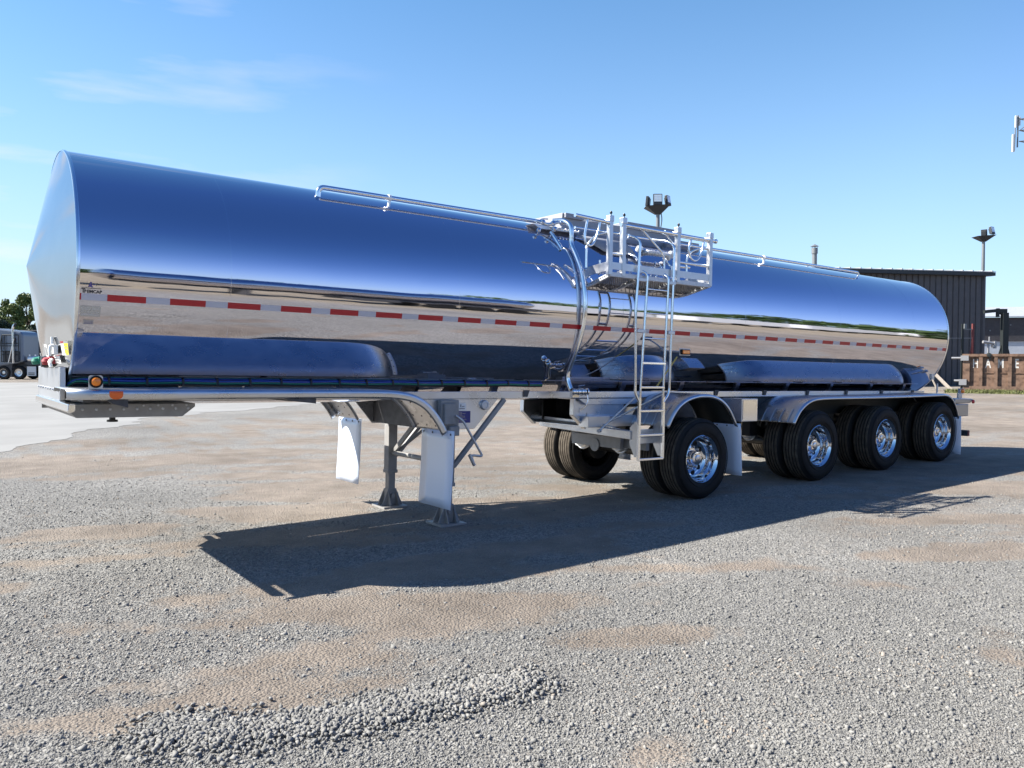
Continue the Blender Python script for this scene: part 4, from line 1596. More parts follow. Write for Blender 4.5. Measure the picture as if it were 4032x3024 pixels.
# square amber turn lamp on a stalk beside the ladder
mb = MB()
mb.bx((6.45, -1.262, 1.918), (6.645, -1.255, 2.003))
tl = mb.build('turn_lamp', 'brushed_aluminium', trailer, bevel=.004)
mb = MB()
mb.bx((6.465, -1.278, 1.928), (6.63, -1.262, 1.993), 0)
mb.build('lamp_grommet', 'rubber', tl, bevel=.02)
mb = MB()
mb.bx((6.487, -1.288, 1.938), (6.61, -1.277, 1.983), 0)
mb.build('lens', 'amber_lens', tl, bevel=.008)
mb = MB()
mb.tube(smooth_path([(6.42, -1.25, 1.90), (6.36, -1.22, 1.80), (6.29, -1.18, 1.68), (6.20, -1.12, 1.52)]), .010, 8)
mb.build('lamp_cable', 'yellow_hose', tl, smooth=60)
mb = MB()
mb.tube([(6.55, -1.24, 1.96), (6.55, tank_v(1.98), 1.98)], .012, 8)
mb.build('lamp_stalk', 'galvanised', tl, smooth=60)

# ---- control box behind the lift axle
mb = MB()
mb.bx((7.66, -1.27, 1.085), (7.99, -.95, 1.385))
cbx = mb.build('control_box', 'satin_stainless', trailer, bevel=.006)
mb = MB()
mb.bx((7.68, -1.276, 1.105), (7.97, -1.2715, 1.365))
mb.build('box_door', 'chrome', cbx)
mb = MB()
mb.bx((7.66, -.78, .82), (8.02, -.74, 1.07), 0)
mb.bx((7.70, -.787, .93), (7.86, -.781, 1.04), 1)
mb.bx((7.70, -.787, .84), (7.94, -.781, .91), 2)
mb.prism([(8.0, .80), (8.06, .80), (7.98, 1.085), (7.94, 1.085)], -.80, -.74, mi=0)
mb.build('valve_panel', ['dark_steel', 'label_white', 'label_blue'], trailer)
mb = MB()
mb.lathe([(.10, 0), (.11, .02), (.11, .10), (.09, .13)], (8.2, -.55, .66), (0, 0, 1), 18, capa=True, capb=True)
mb.tube(smooth_path([(8.05, -.6, .85), (8.12, -.7, .70), (8.3, -.7, .62)]), .012, 8)
mb.build('air_tank', 'dark_steel', trailer, smooth=45)

# ---- rear bumper, lamps
mb = MB()
mb.bx((13.80, -1.15, 1.025), (14.28, 1.15, 1.245))
mb.prism([(13.72, 1.26), (14.30, 1.26), (14.40, 1.30), (14.40, 1.335), (14.1, 1.345), (13.72, 1.345)], -1.17, 1.17)
bum = mb.build('rear_bumper', 'bumper_steel', trailer, bevel=.012)
mb = MB()
mb.lathe([(.034, 0), (.034, .02), (.025, .03), (0, .032)], (14.38, -1.172, 1.285), (0, -1, 0), 16)
mb.build('tail_lamp', 'red_lens', bum, smooth=50)
mb = MB()
mb.bx((13.93, -1.13, 1.35), (14.07, -1.10, 1.44))
mb.bx((13.98, -1.14, 1.42), (14.10, -1.09, 1.52))
mb.build('lamp_bracket', 'galvanised', bum, bevel=.004)
mb = MB()
mb.lathe([(.040, 0), (.042, .02), (.030, .034), (0, .036)], (14.03, -1.142, 1.478), (0, -1, 0), 18)
mb.build('marker_lens', 'amber_lens', bum, smooth=50)
mb = MB()
mb.bx((13.7, -.95, .66), (14.44, -.85, .755))
mb.bx((13.7, .85, .66), (14.44, .95, .755))
mb.bx((14.25, -.95, .755), (14.36, -.85, 1.03))
mb.bx((14.25, .85, .755), (14.36, .95, 1.03))
mb.bx((14.36, -1.10, .655), (14.45, 1.10, .76))
mb.build('underride_guard', 'dark_steel', trailer, bevel=.004)
mb = MB()
mb.bx((14.37, -1.108, .66), (14.44, -1.102, .755))
mb.build('guard_end', 'rust_red', trailer)
mb = MB()
mb.tube([(13.62, -.9, 1.43), (13.62, -.9, 1.60)], .016, 8)
mb.box((13.5, -.86, 1.72), (.10, .04, .10))
mb.build('rear_post', 'galvanised', trailer, smooth=50)

# ================================================================== BACKGROUND, RIGHT
RZ = -YAW
def bg(px, d):
    p = ground_at(px, d)
    return (p.x, p.y, 0)
def XX(px, px0, d): return (px - px0) * d / FPX

# ---- dark corrugated shed
pA, pB = ground_at(2860, 48.5), ground_at(3872, 52.0)
wdir = (pB - pA).normalized()
shed = empty('metal_shed', (pB.x, pB.y, 0), (0, 0, math.atan2(wdir.y, wdir.x)))
tag(shed, 'dark blue-grey corrugated metal shed with pale roof edge behind the trailer', 'shed')
LW = (pB - pA).length
HW = height_at(1083, 52)
mb = MB()
prof = []
x = -LW
pitch = .42
while x < -.01:
    for dx, dy in ((0, 0), (.30, 0), (.33, .06), (.39, .06)):
        if x + dx < 0: prof.append((x + dx, dy))
    x += pitch
prof.append((0, 0))
mb.grid([[(p[0], p[1] * 1.0, z) for p in prof] for z in (0, HW)], 0)
mb.bx((-.14, -.03, 0), (.03, .0, HW))
mb.grid([[(0.0, y, z) for y in (0, 11)] for z in (0, HW)], 0, flip=True)
mb.grid([[(-LW, y, z) for y in (0, 11)] for z in (0, HW)], 0)
mb.build('wall', 'shed_siding', shed)
mb = MB()
zt = HW + .12
mb.prism([(-.40, HW - .10), (-.40, HW + .10), (11.3, HW + .75), (11.3, HW + .45), (0, HW - .1)], -LW - .3, .42, axis='u')
roof = mb.build('roof', 'shed_trim', shed)
mb = MB()
mb.prism([(-.42, HW + .115), (-.42, HW + .165), (11.3, HW + .82), (11.3, HW + .77)], -LW - .3, .42, axis='u')
x = -LW
while x < .4:
    mb.prism([(-.43, HW + .16), (-.43, HW + .225), (11.3, HW + .875), (11.3, HW + .81)], x - .035, x + .035, axis='u')
    x += .72
mb.build('roof_sheet', 'roof_edge', roof)
mb = MB()
fl = Vector(ground_at(3165, 52))
flx = (fl - pB).dot(wdir)
mb.cyl((flx, 1.2, HW), (flx, 1.2, height_at(995, 51.2)), .15, 14)
mb.lathe([(.19, 0), (.19, .35)], (flx, 1.2, height_at(1003, 51.2)), (0, 0, 1), 14)
for k in range(4):
    a = PI / 4 + k * PI / 2
    mb.cyl((flx + .15 * math.cos(a), 1.2 + .15 * math.sin(a), height_at(985, 51.2)), (flx + .15 * math.cos(a), 1.2 + .15 * math.sin(a), height_at(975, 51.2)), .02, 6)
mb.lathe([(.26, 0), (.02, .14)], (flx, 1.2, height_at(975, 51.2)), (0, 0, 1), 14, capa=True)
mb.build('flue', 'pole_grey', shed, smooth=35)

# ---- rusty roll-off container
cL, cR = Vector(ground_at(3793, 41.5)), Vector(ground_at(4032, 40.2))
cd = (cR - cL).normalized()
cont = empty('scrap_container', (cL.x, cL.y, 0), (0, 0, math.atan2(cd.y, cd.x)))
tag(cont, 'rusty brown open scrap container with white letters between its ribs', 'container')
LC, DC, HC = 5.6, 2.3, height_at(1396, 41.5)
Z0 = .16
mb = MB()
mb.bx((0.02, 0, Z0), (LC, .04, HC))
mb.bx((0.02, DC - .04, Z0), (LC, DC, HC))
mb.bx((0, .04, Z0), (.04, DC - .04, HC))
mb.bx((LC - .04, .04, Z0), (LC, DC - .04, HC))
mb.bx((.04, .04, Z0), (LC - .04, DC - .04, Z0 + .06))
mb.build('bin_wall', 'container_rust', cont)
mb = MB()
mb.bx((-.06, -.13, HC - .10), (LC + .05, .03, HC + .03))
mb.bx((-.06, DC - .03, HC - .10), (LC + .05, DC + .1, HC + .03))
mb.bx((.0, -.12, Z0 - .02), (LC + .05, .0, Z0 + .17))
mb.build('top_rail', 'container_rust', cont)
pxs = [310, 390, 505, 650, 825, 1010]
rib_x = [((p - 308) / 3.319) * 41.2 / FPX for p in pxs]
mb = MB()
mb.bx((-.03, -.11, Z0 + .17), (.28, 0, HC - .10))
mb.build('corner_post', 'container_rust', cont)
for p in (485, 655, 810, 995, 1180, 1365):
    x = (p - 308) / 3.319 * 41.0 / FPX
    mb = MB()
    mb.bx((x, -.11, Z0 + .17), (x + .16, -.0, HC - .10))
    mb.build('rib', 'container_rust', cont)
mb = MB()
mb.bx((.75, -.035, Z0 + .82), (LC, -.002, Z0 + .855))
mb.build('stiffener', 'container_rust', cont)
# hand-painted letters
mat('letter_paint', (.52, .50, .47), .8, var=(30, .25))
mb = MB()
for ch, p in (('H', 418), ('A', 556), ('M', 700), ('E', 890), ('A', 1072)):
    vs, fs = text_geo(ch, .64, .012)
    x0 = min(v.x for v in vs)
    x = (p - 308) / 3.319 * 41.0 / FPX
    zb = height_at(1100 + 1155 / 3.319, 41)
    mb.add([(x + (v.x - x0) * .56, -.006 if ch != 'H' else -.012, zb + v.y * 1.0) for v in vs], fs)
mb.build('lettering', 'letter_paint', cont)
mb = MB()
mb.lathe([(.11, 0), (.11, .05), (.04, .06)], (1.12, -.14, HC - .02), (0, -1, 0), 12, capb=True)
mb.bar((1.12, -.15, HC - .02), (1.2, -.13, HC - .22), .05, .09)
mb.build('hook', 'black_steel', cont)
mb = MB()
mb.tube([(-.55, .3, HC - .18), (0, .3, HC - .18)], .055, 10)
mb.box((0.05, -.15, HC - .18), (.36, .08, .26))
mb.tube([(-.42, .3, Z0 + .42), (-.1, .3, Z0 + .42)], .06, 10)
mb.box((-.02, -.15, Z0 + .36), (.34, .08, .30))
mb.build('hinge_bar', 'gantry_white', cont, smooth=40)
mb = MB()
for y in (.35, DC - .35):
    mb.bx((.0, y - .07, 0), (LC, y + .07, Z0))
mb.build('skid', 'rust_red', cont)

# ---- red steel frame standing behind the container
fr = empty('steel_frame_stand', bg(3828, 44), (0, 0, RZ))
tag(fr, 'red steel A-frame stand with grey crossbars behind the scrap container', 'frame stand')
d = 44
zt = height_at(1275, d)
mb = MB()
mb.bx((-.05, -.05, 0), (.05, .05, zt))
mb.bar((0, 0, height_at(1345, d)), (XX(3800, 3828, d), 0, 0.6), .06, .06)
mb.build('post', 'rust_red', fr)
mb = MB()
mb.bx((XX(3787, 3828, d) - .05, -.04, 0), (XX(3787, 3828, d) + .05, .04, height_at(1275, d)))
mb.build('rear_post', 'black_steel', fr)
mb = MB()
mb.bx((XX(3788, 3828, d), -.03, height_at(1299, d)), (0, .03, height_at(1295, d)))
mb.bx((XX(3735, 3828, d), -.03, height_at(1333, d)), (0, .03, height_at(1330, d)))
mb.box((XX(3794, 3828, d), -.08, height_at(1285, d)), (.12, .1, .26))
mb.build('crossbar', 'pole_grey', fr)

# ---- black jib crane
cr = empty('jib_crane', bg(3952, 46), (0, 0, RZ))
tag(cr, 'black steel jib crane post with a short arm at the right edge', 'crane')
d = 46
X4 = lambda p: XX(p, 3952, d)
zt = height_at(1232, d)
mb = MB()
mb.bx((-.16, -.14, 0), (.16, .14, zt))
for s_ in (-1, 1):
    mb.bar((s_ * .12, 0, height_at(1352, d)), (s_ * .42, 0, height_at(1400, d) - .4), .06, .06)
mb.build('post', 'black_steel', cr)
mb = MB()
mb.prism([(X4(3870), height_at(1235, d)), (X4(3870), height_at(1222, d)), (X4(3922), height_at(1217, d)), (X4(3958), height_at(1217, d)), (X4(3958), height_at(1230, d)), (X4(3918), height_at(1230, d))], -.10, .10)
mb.box((X4(3924), 0, height_at(1232, d)), (.14, .16, .5))
mb.prism([(X4(3928), height_at(1230, d)), (X4(3945), height_at(1246, d)), (X4(3958), height_at(1246, d)), (X4(3958), height_at(1228, d))], -.08, .08)
mb.build('arm', 'black_steel', cr)

# ---- white pipe fitting assembly
pf = empty('pipe_stand', bg(3890, 45), (0, 0, RZ))
tag(pf, 'white pipe stand with elbow and handle above the container rim', 'pipe stand')
d = 45
X5 = lambda p: XX(p, 3890, d)
mb = MB()
mb.tube([(X5(3868), 0, height_at(1346, d)), (X5(3890), 0, height_at(1349, d)), (X5(3916), 0, height_at(1353, d))], .08, 12)
mb.tube([(X5(3893), 0, height_at(1346, d)), (X5(3893), 0, height_at(1326, d))], .035, 8)
mb.build('pipe', 'gantry_white', pf, smooth=40)
mb = MB()
mb.bx((X5(3911), -.1, height_at(1372, d)), (X5(3918), .1, height_at(1343, d)))
mb.bx((X5(3904), -.1, height_at(1368, d)), (X5(3912), .1, height_at(1358, d)))
mb.bx((-.04, -.04, 0), (.04, .04, height_at(1352, d)))
mb.build('flange', 'gantry_white', pf)

# ---- low building further back
pb0, pb1 = Vector(ground_at(3700, 74)), Vector(ground_at(4300, 72))
bd = (pb1 - pb0).normalized()
lb = empty('low_building', (pb0.x, pb0.y, 0), (0, 0, math.atan2(bd.y, bd.x)))
tag(lb, 'low building with dark upper wall, pale lower wall and grey sloping roof', 'building')
LB = (pb1 - pb0).length
za, zb_, zc = height_at(1344, 73), height_at(1250, 73), height_at(1208, 80)
mb = MB()
mb.bx((0, 0, za), (LB, 9, zb_))
mb.build('upper_wall', 'dark_wall', lb)
mb = MB()
mb.bx((0.1, .08, 0), (LB - .1, 8.9, za))
mb.build('lower_wall', 'lower_wall', lb)
mb = MB()
mb.prism([(-.3, zb_ + .02), (-.3, zb_ + .10), (8, zc), (8, zc - .1)], -.3, LB + .3, axis='u')
mb.build('roof', 'grey_roof', lb)
mb = MB()
for i in range(4):
    mb.box((4.2 + i * 1.7, -.03, (za + zb_) / 2 - .1 + .5 * (i % 2)), (.12, .06, .12))
mb.build('wall_vent', 'pole_grey', lb)

# ---- yard flood-light masts
def lamp_head(par, c, yaw, tilt, s=1.0):
    mb = MB()
    mb.box((0, 0, 0), (.50 * s, .16, .62 * s))
    mb.box((0, .10, -.02), (.40 * s, .10, .45 * s))
    h = mb.build('lamp', 'lamp_housing', par, bevel=.02)
    h.location = c
    h.rotation_euler = (tilt, 0, yaw)
    mb = MB()
    for i in range(4):
        mb.bx((-.21 * s, -.088, (-.13 + i * .10) * s), (.21 * s, -.081, (-.04 + i * .10) * s))
    mb.build('lens', 'lamp_glass', h)
    return h
m1 = empty('light_mast', bg(2587, 50), (0, 0, RZ))
tag(m1, 'tall grey flood-light mast with three lamps rising behind the catwalk', 'light mast')
d = 50
zp = height_at(822, d)
mb = MB()
mb.lathe([(.19, 0), (.11, zp)], (0, 0, 0), (0, 0, 1), 12)
mb.build('pole', 'pole_grey', m1, smooth=50)
mb = MB()
mb.add([(-.80, -.45, zp + .05), (.70, -.55, zp + .13), (.72, .55, zp + .13), (-.78, .6, zp + .05), (-.16, -.12, zp - .42), (.16, -.12, zp - .42), (.16, .12, zp - .42), (-.16, .12, zp - .42)],
       [(0, 1, 2, 3), (0, 4, 5, 1), (1, 5, 6, 2), (2, 6, 7, 3), (3, 7, 4, 0), (4, 7, 6, 5)])
mb.bx((-.14, -.16, zp - .35), (.14, .16, zp + .02))
mb.build('platform', 'lamp_housing', m1)
mb = MB()
mb.tube(smooth_path([(.16, -.1, zp - .2), (.22, -.12, zp - .7), (.18, -.13, zp - 1.1), (.09, -.13, zp - 1.5)]), .03, 8)
mb.build('power_cable', 'cable', m1, smooth=50)
lamp_head(m1, (-.08, -.35, zp + .43), 0.0, -.10, 1.1)
lamp_head(m1, (-.62, .1, zp + .40), -1.95, -.1, .95)
lamp_head(m1, (.60, -.05, zp + .42), .95, -.16, 1.0)
m2 = empty('light_mast', bg(3863, 57), (0, 0, RZ))
tag(m2, 'grey flood-light mast with one paired lamp rising behind the dark shed', 'light mast')
d = 57
zp = height_at(938, d)
mb = MB()
mb.lathe([(.16, 0), (.10, zp)], (0, 0, 0), (0, 0, 1), 12)
mb.build('pole', 'pole_grey', m2, smooth=50)
mb = MB()
mb.add([(-.62, -.4, zp + .06), (.66, -.45, zp + .14), (.66, .4, zp + .14), (-.62, .45, zp + .06), (-.12, -.1, zp - .30), (.12, -.1, zp - .30), (.12, .1, zp - .30), (-.12, .1, zp - .30)],
       [(0, 1, 2, 3), (0, 4, 5, 1), (1, 5, 6, 2), (2, 6, 7, 3), (3, 7, 4, 0), (4, 7, 6, 5)])
mb.build('platform', 'lamp_housing', m2)
lamp_head(m2, (.50, -.15, zp + .46), .55, -.22, .85)
lamp_head(m2, (.15, .2, zp + .36), 2.4, -.2, .75)

# ---- cellular mast just past the right edge
d = 80
ct = empty('antenna_mast', bg(4066, d), (0, 0, RZ))
tag(ct, 'white cellular antenna mast head at the right edge of the sky', 'antenna mast')
X6 = lambda p: XX(p, 4066, d)
mb = MB()
mb.lathe([(.55, 0), (.30, height_at(470, d))], (0, 0, 0), (0, 0, 1), 16)
mb.build('pole', 'pole_grey', ct, smooth=50)
mb = MB()
for py0, py1 in ((480, 474), (524, 518), (566, 560)):
    mb.tube([(X6(3993), -.1, height_at(py0, d)), (0, -.3, height_at(py1, d))], .055, 8)
    mb.tube([(X6(3993), -.1, height_at(py0, d)), (0, 1.2, height_at(py1, d))], .05, 8)
mb.tube([(X6(3994), -.1, height_at(524, d)), (X6(4034), -.2, height_at(488, d))], .04, 8)
mb.tube([(X6(3989), 0, height_at(465, d)), (X6(3988), 0, height_at(588, d))], .07, 10)
mb.tube([(X6(3979), 0, height_at(505, d)), (X6(3977), 0, height_at(600, d))], .05, 10)
mb.build('mount_frame', 'pole_grey', ct, smooth=50)
mb = MB()
mb.bx((X6(3977), -.14, height_at(512, d)), (X6(3983), .06, height_at(466, d)))
mb.bx((X6(3967), -.14, height_at(606, d)), (X6(3975.5), .06, height_at(538, d)))
mb.bx((X6(3993), -.1, height_at(504, d)), (X6(3997), .06, height_at(470, d)))
mb.bx((X6(4016), -.25, height_at(492, d)), (X6(4040), .15, height_at(472, d)))
mb.bx((X6(4026), -.25, height_at(512, d)), (X6(4044), .15, height_at(494, d)))
mb.build('antenna_panel', 'white_paint', ct, bevel=.02)

# ---- boards leaning at the shed
d = 43
for i, (p0, p1, y0, m_, lab) in enumerate(((3716, 3748, 1462, 'timber', 'pale board leaning on the dark shed just past the tank end'), (3686, 3693, 1492, 'timber', 'thin timber stake standing left of the pale leaning board'))):
    o = empty('leaning_board', bg(p1, d), (0, 0, RZ))
    tag(o, lab, 'board')
    mb = MB()
    zt = height_at(y0, d)
    w = .17 if i == 0 else .06
    mb.bar((XX(p0, p1, d), 1.2 if i == 0 else .4, zt), (0, 0, .02), w, .06, up=(0, 1, 0))
    mb.build('plank', m_, o)
    if i == 0:
        mb = MB()
        mb.bar((XX(p0, p1, d) + .05, 1.16, zt - .05), (.05, -.06, .05), .05, .03, up=(0, 1, 0))
        mb.build('batten', 'timber', o)

# ---- grass strip under the container
def grass_strip():
    N = 9000
    t = rng.random(N) * 9 - .8
    s_ = rng.normal(0, .45, N) - .6
    base = np.array([cL.x, cL.y])
    dd = np.array([cd.x, cd.y]); nn = np.array([-cd.y, cd.x])
    P = base + t[:, None] * dd + s_[:, None] * nn
    h = rng.uniform(.05, .22, N) * np.exp(-((s_ + .5) / .7) ** 2)
    a = rng.random(N) * 6.28
    dx, dy = np.cos(a) * .025, np.sin(a) * .025
    lx, ly = rng.normal(0, .06, N), rng.normal(0, .06, N)
    V = np.zeros((N, 3, 3))
    V[:, 0] = np.stack([P[:, 0] - dx, P[:, 1] - dy, np.zeros(N)], 1)
    V[:, 1] = np.stack([P[:, 0] + dx, P[:, 1] + dy, np.zeros(N)], 1)
    V[:, 2] = np.stack([P[:, 0] + lx, P[:, 1] + ly, h + .02], 1)
    me = bpy.data.meshes.new('grass')
    me.from_pydata(V.reshape(-1, 3).tolist(), [], np.arange(N * 3).reshape(-1, 3).tolist())
    at = me.attributes.new('shade', 'FLOAT', 'POINT')
    at.data.foreach_set('value', np.repeat(rng.random(N), 3).astype(np.float32))
    me.materials.append(MATS['grass_blades'])
    o = bpy.data.objects.new('grass', me)
    col.objects.link(o)
    tag(o, 'thin strip of dry grass in front of the scrap container', 'grass', kind='stuff')
grass_strip()

# ================================================================== BACKGROUND, LEFT
# ---- parked highway tractor seen from behind
d = 66
tk = empty('truck_tractor', bg(60, d), (0, 0, RZ))
tag(tk, 'blue-grey sleeper cab tractor unit parked beyond the tank nose at the left edge', 'truck')
X7 = lambda p: XX(p, 60, d)
Z7 = lambda p: height_at(p, d)
mb = MB()
mb.prism([(X7(-160), Z7(1460)), (X7(-160), Z7(1330)), (X7(-110), Z7(1300)), (X7(-20), Z7(1292)), (X7(58), Z7(1301)), (X7(84), Z7(1306)), (X7(92), Z7(1318)), (X7(92), Z7(1424)), (X7(60), Z7(1432)), (X7(-60), Z7(1450))], 0.0, 2.3)
mb.build('cab', 'truck_body', tk, bevel=.12)
mb = MB()
pts = [(X7(14), Z7(1319)), (X7(78), Z7(1319))]
mb.tube([(X7(14), -.12, Z7(1319)), (X7(78), -.12, Z7(1319))], .035, 8)
for p in (14, 25, 60, 78):
    mb.tube([(X7(p), -.12, Z7(1319)), (X7(p - (4 if p == 14 else 0)), -.12, Z7(1424))], .035, 8)
for y in (1352, 1362, 1383, 1396, 1424):
    mb.tube([(X7(8), -.12, Z7(y)), (X7(78), -.12, Z7(y))], .03, 8)
mb.tube([(X7(14), -.12, Z7(1319)), (X7(2), -.12, Z7(1375))], .035, 8)
mb.build('rack', 'black_steel', tk, smooth=50)
mb = MB()
mb.bx((X7(52), -.1, Z7(1350)), (X7(65), .0, Z7(1330)))
mb.bx((X7(14), -.05, Z7(1424)), (X7(80), .02, Z7(1384)))
mb.build('cab_rear_panel', 'dark_steel', tk)
mb = MB()
mb.tube(smooth_path([(X7(58), -.15, Z7(1430)), (X7(58), -.15, Z7(1340)), (X7(58), -.15, Z7(1300)), (X7(60), -.15, Z7(1286)), (X7(66), -.15, Z7(1278))]), .09, 12)
mb.tube([(X7(63), -.2, Z7(1334)), (X7(40), -.2, Z7(1428))], .04, 8)
mb.build('exhaust_stack', 'chrome', tk, smooth=50)
mb = MB()
mb.tube([(X7(64), -.15, Z7(1287)), (X7(69), -.15, Z7(1273))], .10, 10)
mb.build('exhaust_tip', 'black_steel', tk, smooth=50)
mb = MB()
mb.bx((X7(-160), .6, Z7(1442)), (X7(156), .8, Z7(1430)))
mb.bx((X7(-160), 1.6, Z7(1442)), (X7(156), 1.8, Z7(1430)))
mb.prism([(X7(84), Z7(1429)), (X7(104), Z7(1422)), (X7(158), Z7(1430)), (X7(158), Z7(1438)), (X7(104), Z7(1440))], .3, 2.0)
mb.bx((X7(-20), .1, Z7(1485)), (X7(45), 1.0, Z7(1428)))
mb.build('chassis', 'dark_steel', tk, bevel=.02)
mb = MB()
mb.tube([(X7(101), .5, Z7(1414)), (X7(158), .5, Z7(1414))], .24, 14)
for p in (109, 132):
    mb.tube([(X7(p), .3, Z7(1402)), (X7(p), .3, Z7(1396))], .06, 8)
mb.build('deck_tank', 'cast_aluminium', tk, smooth=50)
for p in (72, 12, -125):
    for y in (.05, 1.95):
        mb = MB()
        c = (X7(p), y, .56)
        mb.lathe([(.30, .0), (.34, -.04), (.46, -.05), (.53, .0), (.56, .05), (.56, .25), (.5, .3)], c, (0, 1, 0), 28)
        wt_ = mb.build('wheel', 'rubber', tk, smooth=40)
        mb = MB()
        mb.lathe([(.32, -.02), (.29, .0), (.27, .08), (.16, .09), (.12, .05), (0, .04)], c, (0, 1, 0), 24)
        mb.build('rim', 'satin_stainless', wt_, smooth=40)
mb = MB()
mb.bx((X7(105), .05, Z7(1480)), (X7(140), .09, Z7(1443)), 0)
mb.bx((X7(110), .042, Z7(1470)), (X7(135), .049, Z7(1467)), 1)
mb.bx((X7(110), .042, Z7(1476)), (X7(135), .049, Z7(1473)), 1)
mb.build('mud_flap', ['white_paint', 'ink'], tk)

# ---- long low trailer body behind the tractor (dark)
d = 72
dt = empty('parked_trailer', bg(130, d), (0, 0, RZ))
tag(dt, 'dark box trailer parked behind the tractor and below the trees', 'trailer')
mb = MB()
mb.bx((XX(70, 130, d), 0, .9), (XX(330, 130, d), 2.5, height_at(1300, d)))
mb.build('body', 'dark_wall', dt, bevel=.05)
mb = MB()
for p in (250, 300):
    mb.cyl((XX(p, 130, d), 0, .5), (XX(p, 130, d), .3, .5), .5, 20)
    mb.cyl((XX(p, 130, d), 2.2, .5), (XX(p, 130, d), 2.5, .5), .5, 20)
mb.bx((XX(75, 130, d), .1, .0), (XX(82, 130, d), .3, .9))
mb.build('wheel', 'rubber', dt, smooth=40)

# ---- trees
def leaf_crown(name, clusters, n_leaves, size, material, parent=None, seed=0):
    r = np.random.default_rng(seed)
    C_ = np.array([c[:3] for c in clusters]); Rr = np.array([c[3] for c in clusters])
    wgt = Rr ** 2 / (Rr ** 2).sum()
    k = r.choice(len(clusters), n_leaves, p=wgt)
    dirs = r.normal(size=(n_leaves, 3)); dirs /= np.linalg.norm(dirs, axis=1)[:, None]
    rad = Rr[k] * (.45 + .6 * r.random(n_leaves) ** .6)
    P = C_[k] + dirs * rad[:, None] * np.array([1, 1, .8])
    e1 = r.normal(size=(n_leaves, 3)); e1 /= np.linalg.norm(e1, axis=1)[:, None]
    e2 = np.cross(e1, r.normal(size=(n_leaves, 3))); e2 /= np.linalg.norm(e2, axis=1)[:, None]
    s_ = size * r.uniform(.6, 1.3, n_leaves)[:, None]
    V = np.stack([P - e1 * s_, P - e2 * s_ * .6, P + e1 * s_, P + e2 * s_ * .6], 1)
    me = bpy.data.meshes.new(name)
    me.from_pydata(V.reshape(-1, 3).tolist(), [], np.arange(n_leaves * 4).reshape(-1, 4).tolist())
    sh = np.clip(r.random(len(clusters))[k] * .6 + r.random(n_leaves) * .45, 0, 1)
    at = me.attributes.new('shade', 'FLOAT', 'POINT')
    at.data.foreach_set('value', np.repeat(sh, 4).astype(np.float32))
    me.materials.append(MATS[material])
    o = bpy.data.objects.new(name, me)
    col.objects.link(o)
    if parent: o.parent = parent
    return o
def tree(px, d, topy, spread, label, material='leaves', n=9000, seed=1, base=.30, leaf=.13):
    r = random.Random(seed)
    t = empty('tree', bg(px, d), (0, 0, r.random()))
    tag(t, label, 'tree', 'trees beyond the concrete apron')
    H = height_at(topy, d)
    mb = MB()
    mb.tube([(0, 0, 0), (.1, .05, H * .3), (-.05, 0, H * .6), (0, .1, H * .9)], [.22, .18, .12, .03], 8)
    cl = []
    for i in range(26):
        a = r.random() * 6.28
        z = H * (base + (1 - base) * (i + .5) / 26)
        q = (z / H - base) / (1 - base)
        rr = spread * (math.sin(PI * min(1, q * .85 + .15)) ** .6) * r.uniform(.25, 1)
        c = (rr * math.cos(a), rr * math.sin(a), z * r.uniform(.93, 1.0), spread * r.uniform(.22, .40))
        cl.append(c)
        mb.tube([(0, 0, z * .72), (c[0] * .5, c[1] * .5, z * .86), c[:3]], [.07, .05, .015], 6)
    mb.build('trunk', 'bark', t, smooth=60)
    leaf_crown('crown', cl, n, leaf, material, t, seed)
tree(112, 92, 1166, 2.2, 'tall light green tree nearest the tank nose', 'leaves', 9000, 3)
tree(22, 95, 1172, 1.6, 'thin grey-green tree with open crown at the left edge', 'leaves', 5000, 4)
tree(62, 90, 1192, 1.7, 'mid-height green tree between the two taller trees', 'leaves', 8000, 5)
tree(130, 86, 1285, 1.6, 'low dark bushy tree behind the dark parked trailer', 'leaves_dark', 9000, 6, base=.05)
tree(10, 86, 1260, 1.6, 'low dark tree behind the tractor cab', 'leaves_dark', 8000, 7, base=.05)
tree(75, 98, 1250, 2.0, 'darker tree set behind the row at the left', 'leaves_dark', 8000, 8, base=.05)

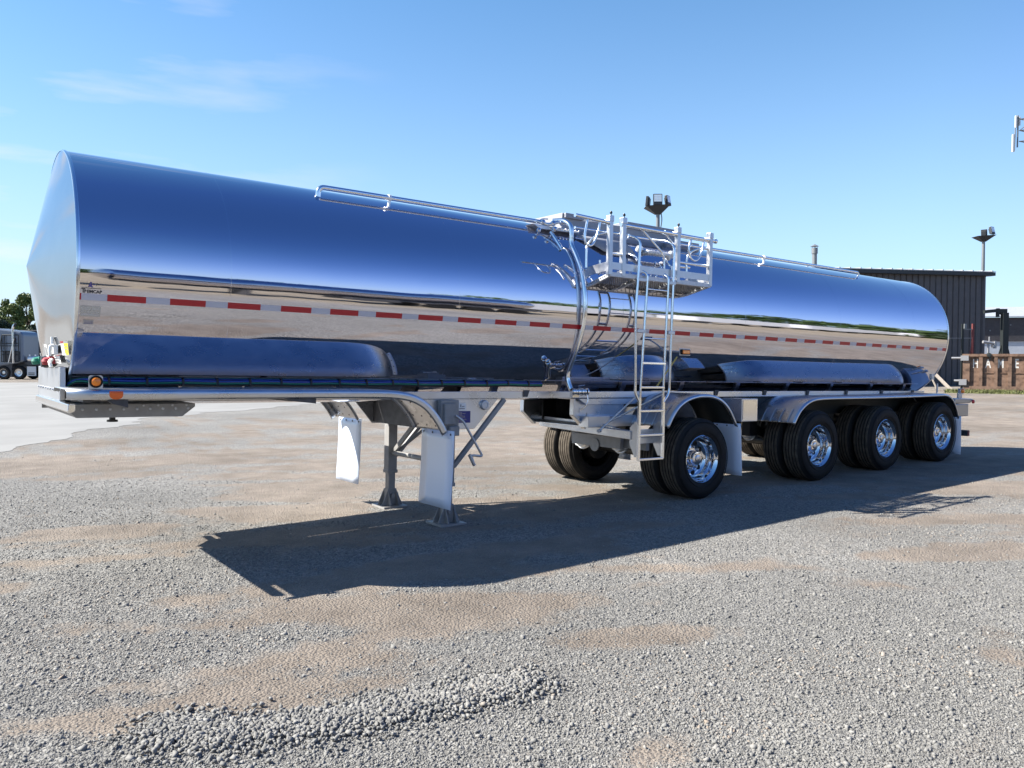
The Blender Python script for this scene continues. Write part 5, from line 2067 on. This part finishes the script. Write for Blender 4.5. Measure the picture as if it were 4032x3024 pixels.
# ================================================================== BEHIND THE PHOTOGRAPHER (seen mirrored in the tank)
def far_tanker():
    root = empty('parked_tanker', (0, 0, 0))
    mb = MB()
    mb.lathe([(0, -.25), (.5, -.2), (.95, 0), (1.0, .05), (1.0, 12.4), (.95, 12.5), (0, 12.7)], (0, 0, 2.35), (1, 0, 0), 32)
    mb.build('tank_barrel', 'polished_stainless', root, smooth=40)
    mb = MB()
    mb.bx((.2, -.5, 1.2), (12.4, .5, 1.38))
    mb.bx((6.0, -1.0, .7), (7.5, 1.0, 1.2))
    mb.bx((3.2, -.7, 0), (3.35, .7, 1.2))
    mb.bx((8.2, -1.2, .95), (12.6, 1.2, 1.1))
    mb.build('frame', 'dark_steel', root)
    mb = MB()
    for u in (8.8, 10.2, 11.6):
        for v in (-1.2, .8):
            mb.cyl((u, v, .5), (u, v + .4, .5), .5, 20)
    mb.build('wheel', 'rubber', root, smooth=40)
    return root
ft = far_tanker()
spots = [(-26, -6.8, .0), (-11.0, -6.2, .0), (3.6, -7.2, -.04)]
for i, (x, y, a) in enumerate(spots):
    o = ft if i == 0 else copy_tree(ft)
    o.location = (x, y, 0)
    o.rotation_euler = (0, 0, a)
    tag(o, 'polished tank trailer parked in the row mirrored in the big tank', 'tank trailer', 'tank trailers in the mirrored row')
def far_box():
    root = empty('parked_box_trailer', (0, 0, 0))
    mb = MB()
    mb.bx((0, -1.25, 1.1), (11.5, 1.25, 3.3))
    mb.build('body', 'white_paint', root, bevel=.05)
    mb = MB()
    mb.bx((.0, -1.0, .95), (11.5, 1.0, 1.1))
    mb.bx((2.0, -.9, 0), (2.2, .9, .95))
    mb.build('chassis', 'grey_paint', root)
    mb = MB()
    for u in (8.6, 9.9):
        for v in (-1.2, .85):
            mb.cyl((u, v, .5), (u, v + .35, .5), .5, 18)
    mb.build('wheel', 'rubber', root, smooth=40)
    return root
bx0 = far_box()
for i in range(12):
    o = bx0 if i == 0 else copy_tree(bx0)
    x = 20 + i * 14.0
    o.location = (x, -14.5 - .22 * (x - 20) + (i % 3) * .8, 0)
    o.rotation_euler = (0, 0, -.20 + random.uniform(-.04, .04))
    tag(o, 'white box trailer parked in the row mirrored in the big tank', 'trailer', 'white box trailers in the mirrored row')
# tree belt on the horizon
cl = []
rr_ = random.Random(12)
for i in range(420):
    a = -PI * .97 + PI * .97 * i / 420 * 1.0
    D = rr_.uniform(70, 90) + 75 * max(0, -math.sin(a)) ** 2
    h = rr_.uniform(5.5, 9.5) + 1.5 * math.sin(i * .13)
    for z in (h * .35, h):
        cl.append((D * math.cos(a), D * math.sin(a), z, rr_.uniform(2.0, 3.4)))
tb = leaf_crown('tree_belt', cl, 30000, .9, 'leaves_far', None, 99)
tag(tb, 'low green belt of trees along the horizon behind the photographer', 'tree belt', kind='stuff')
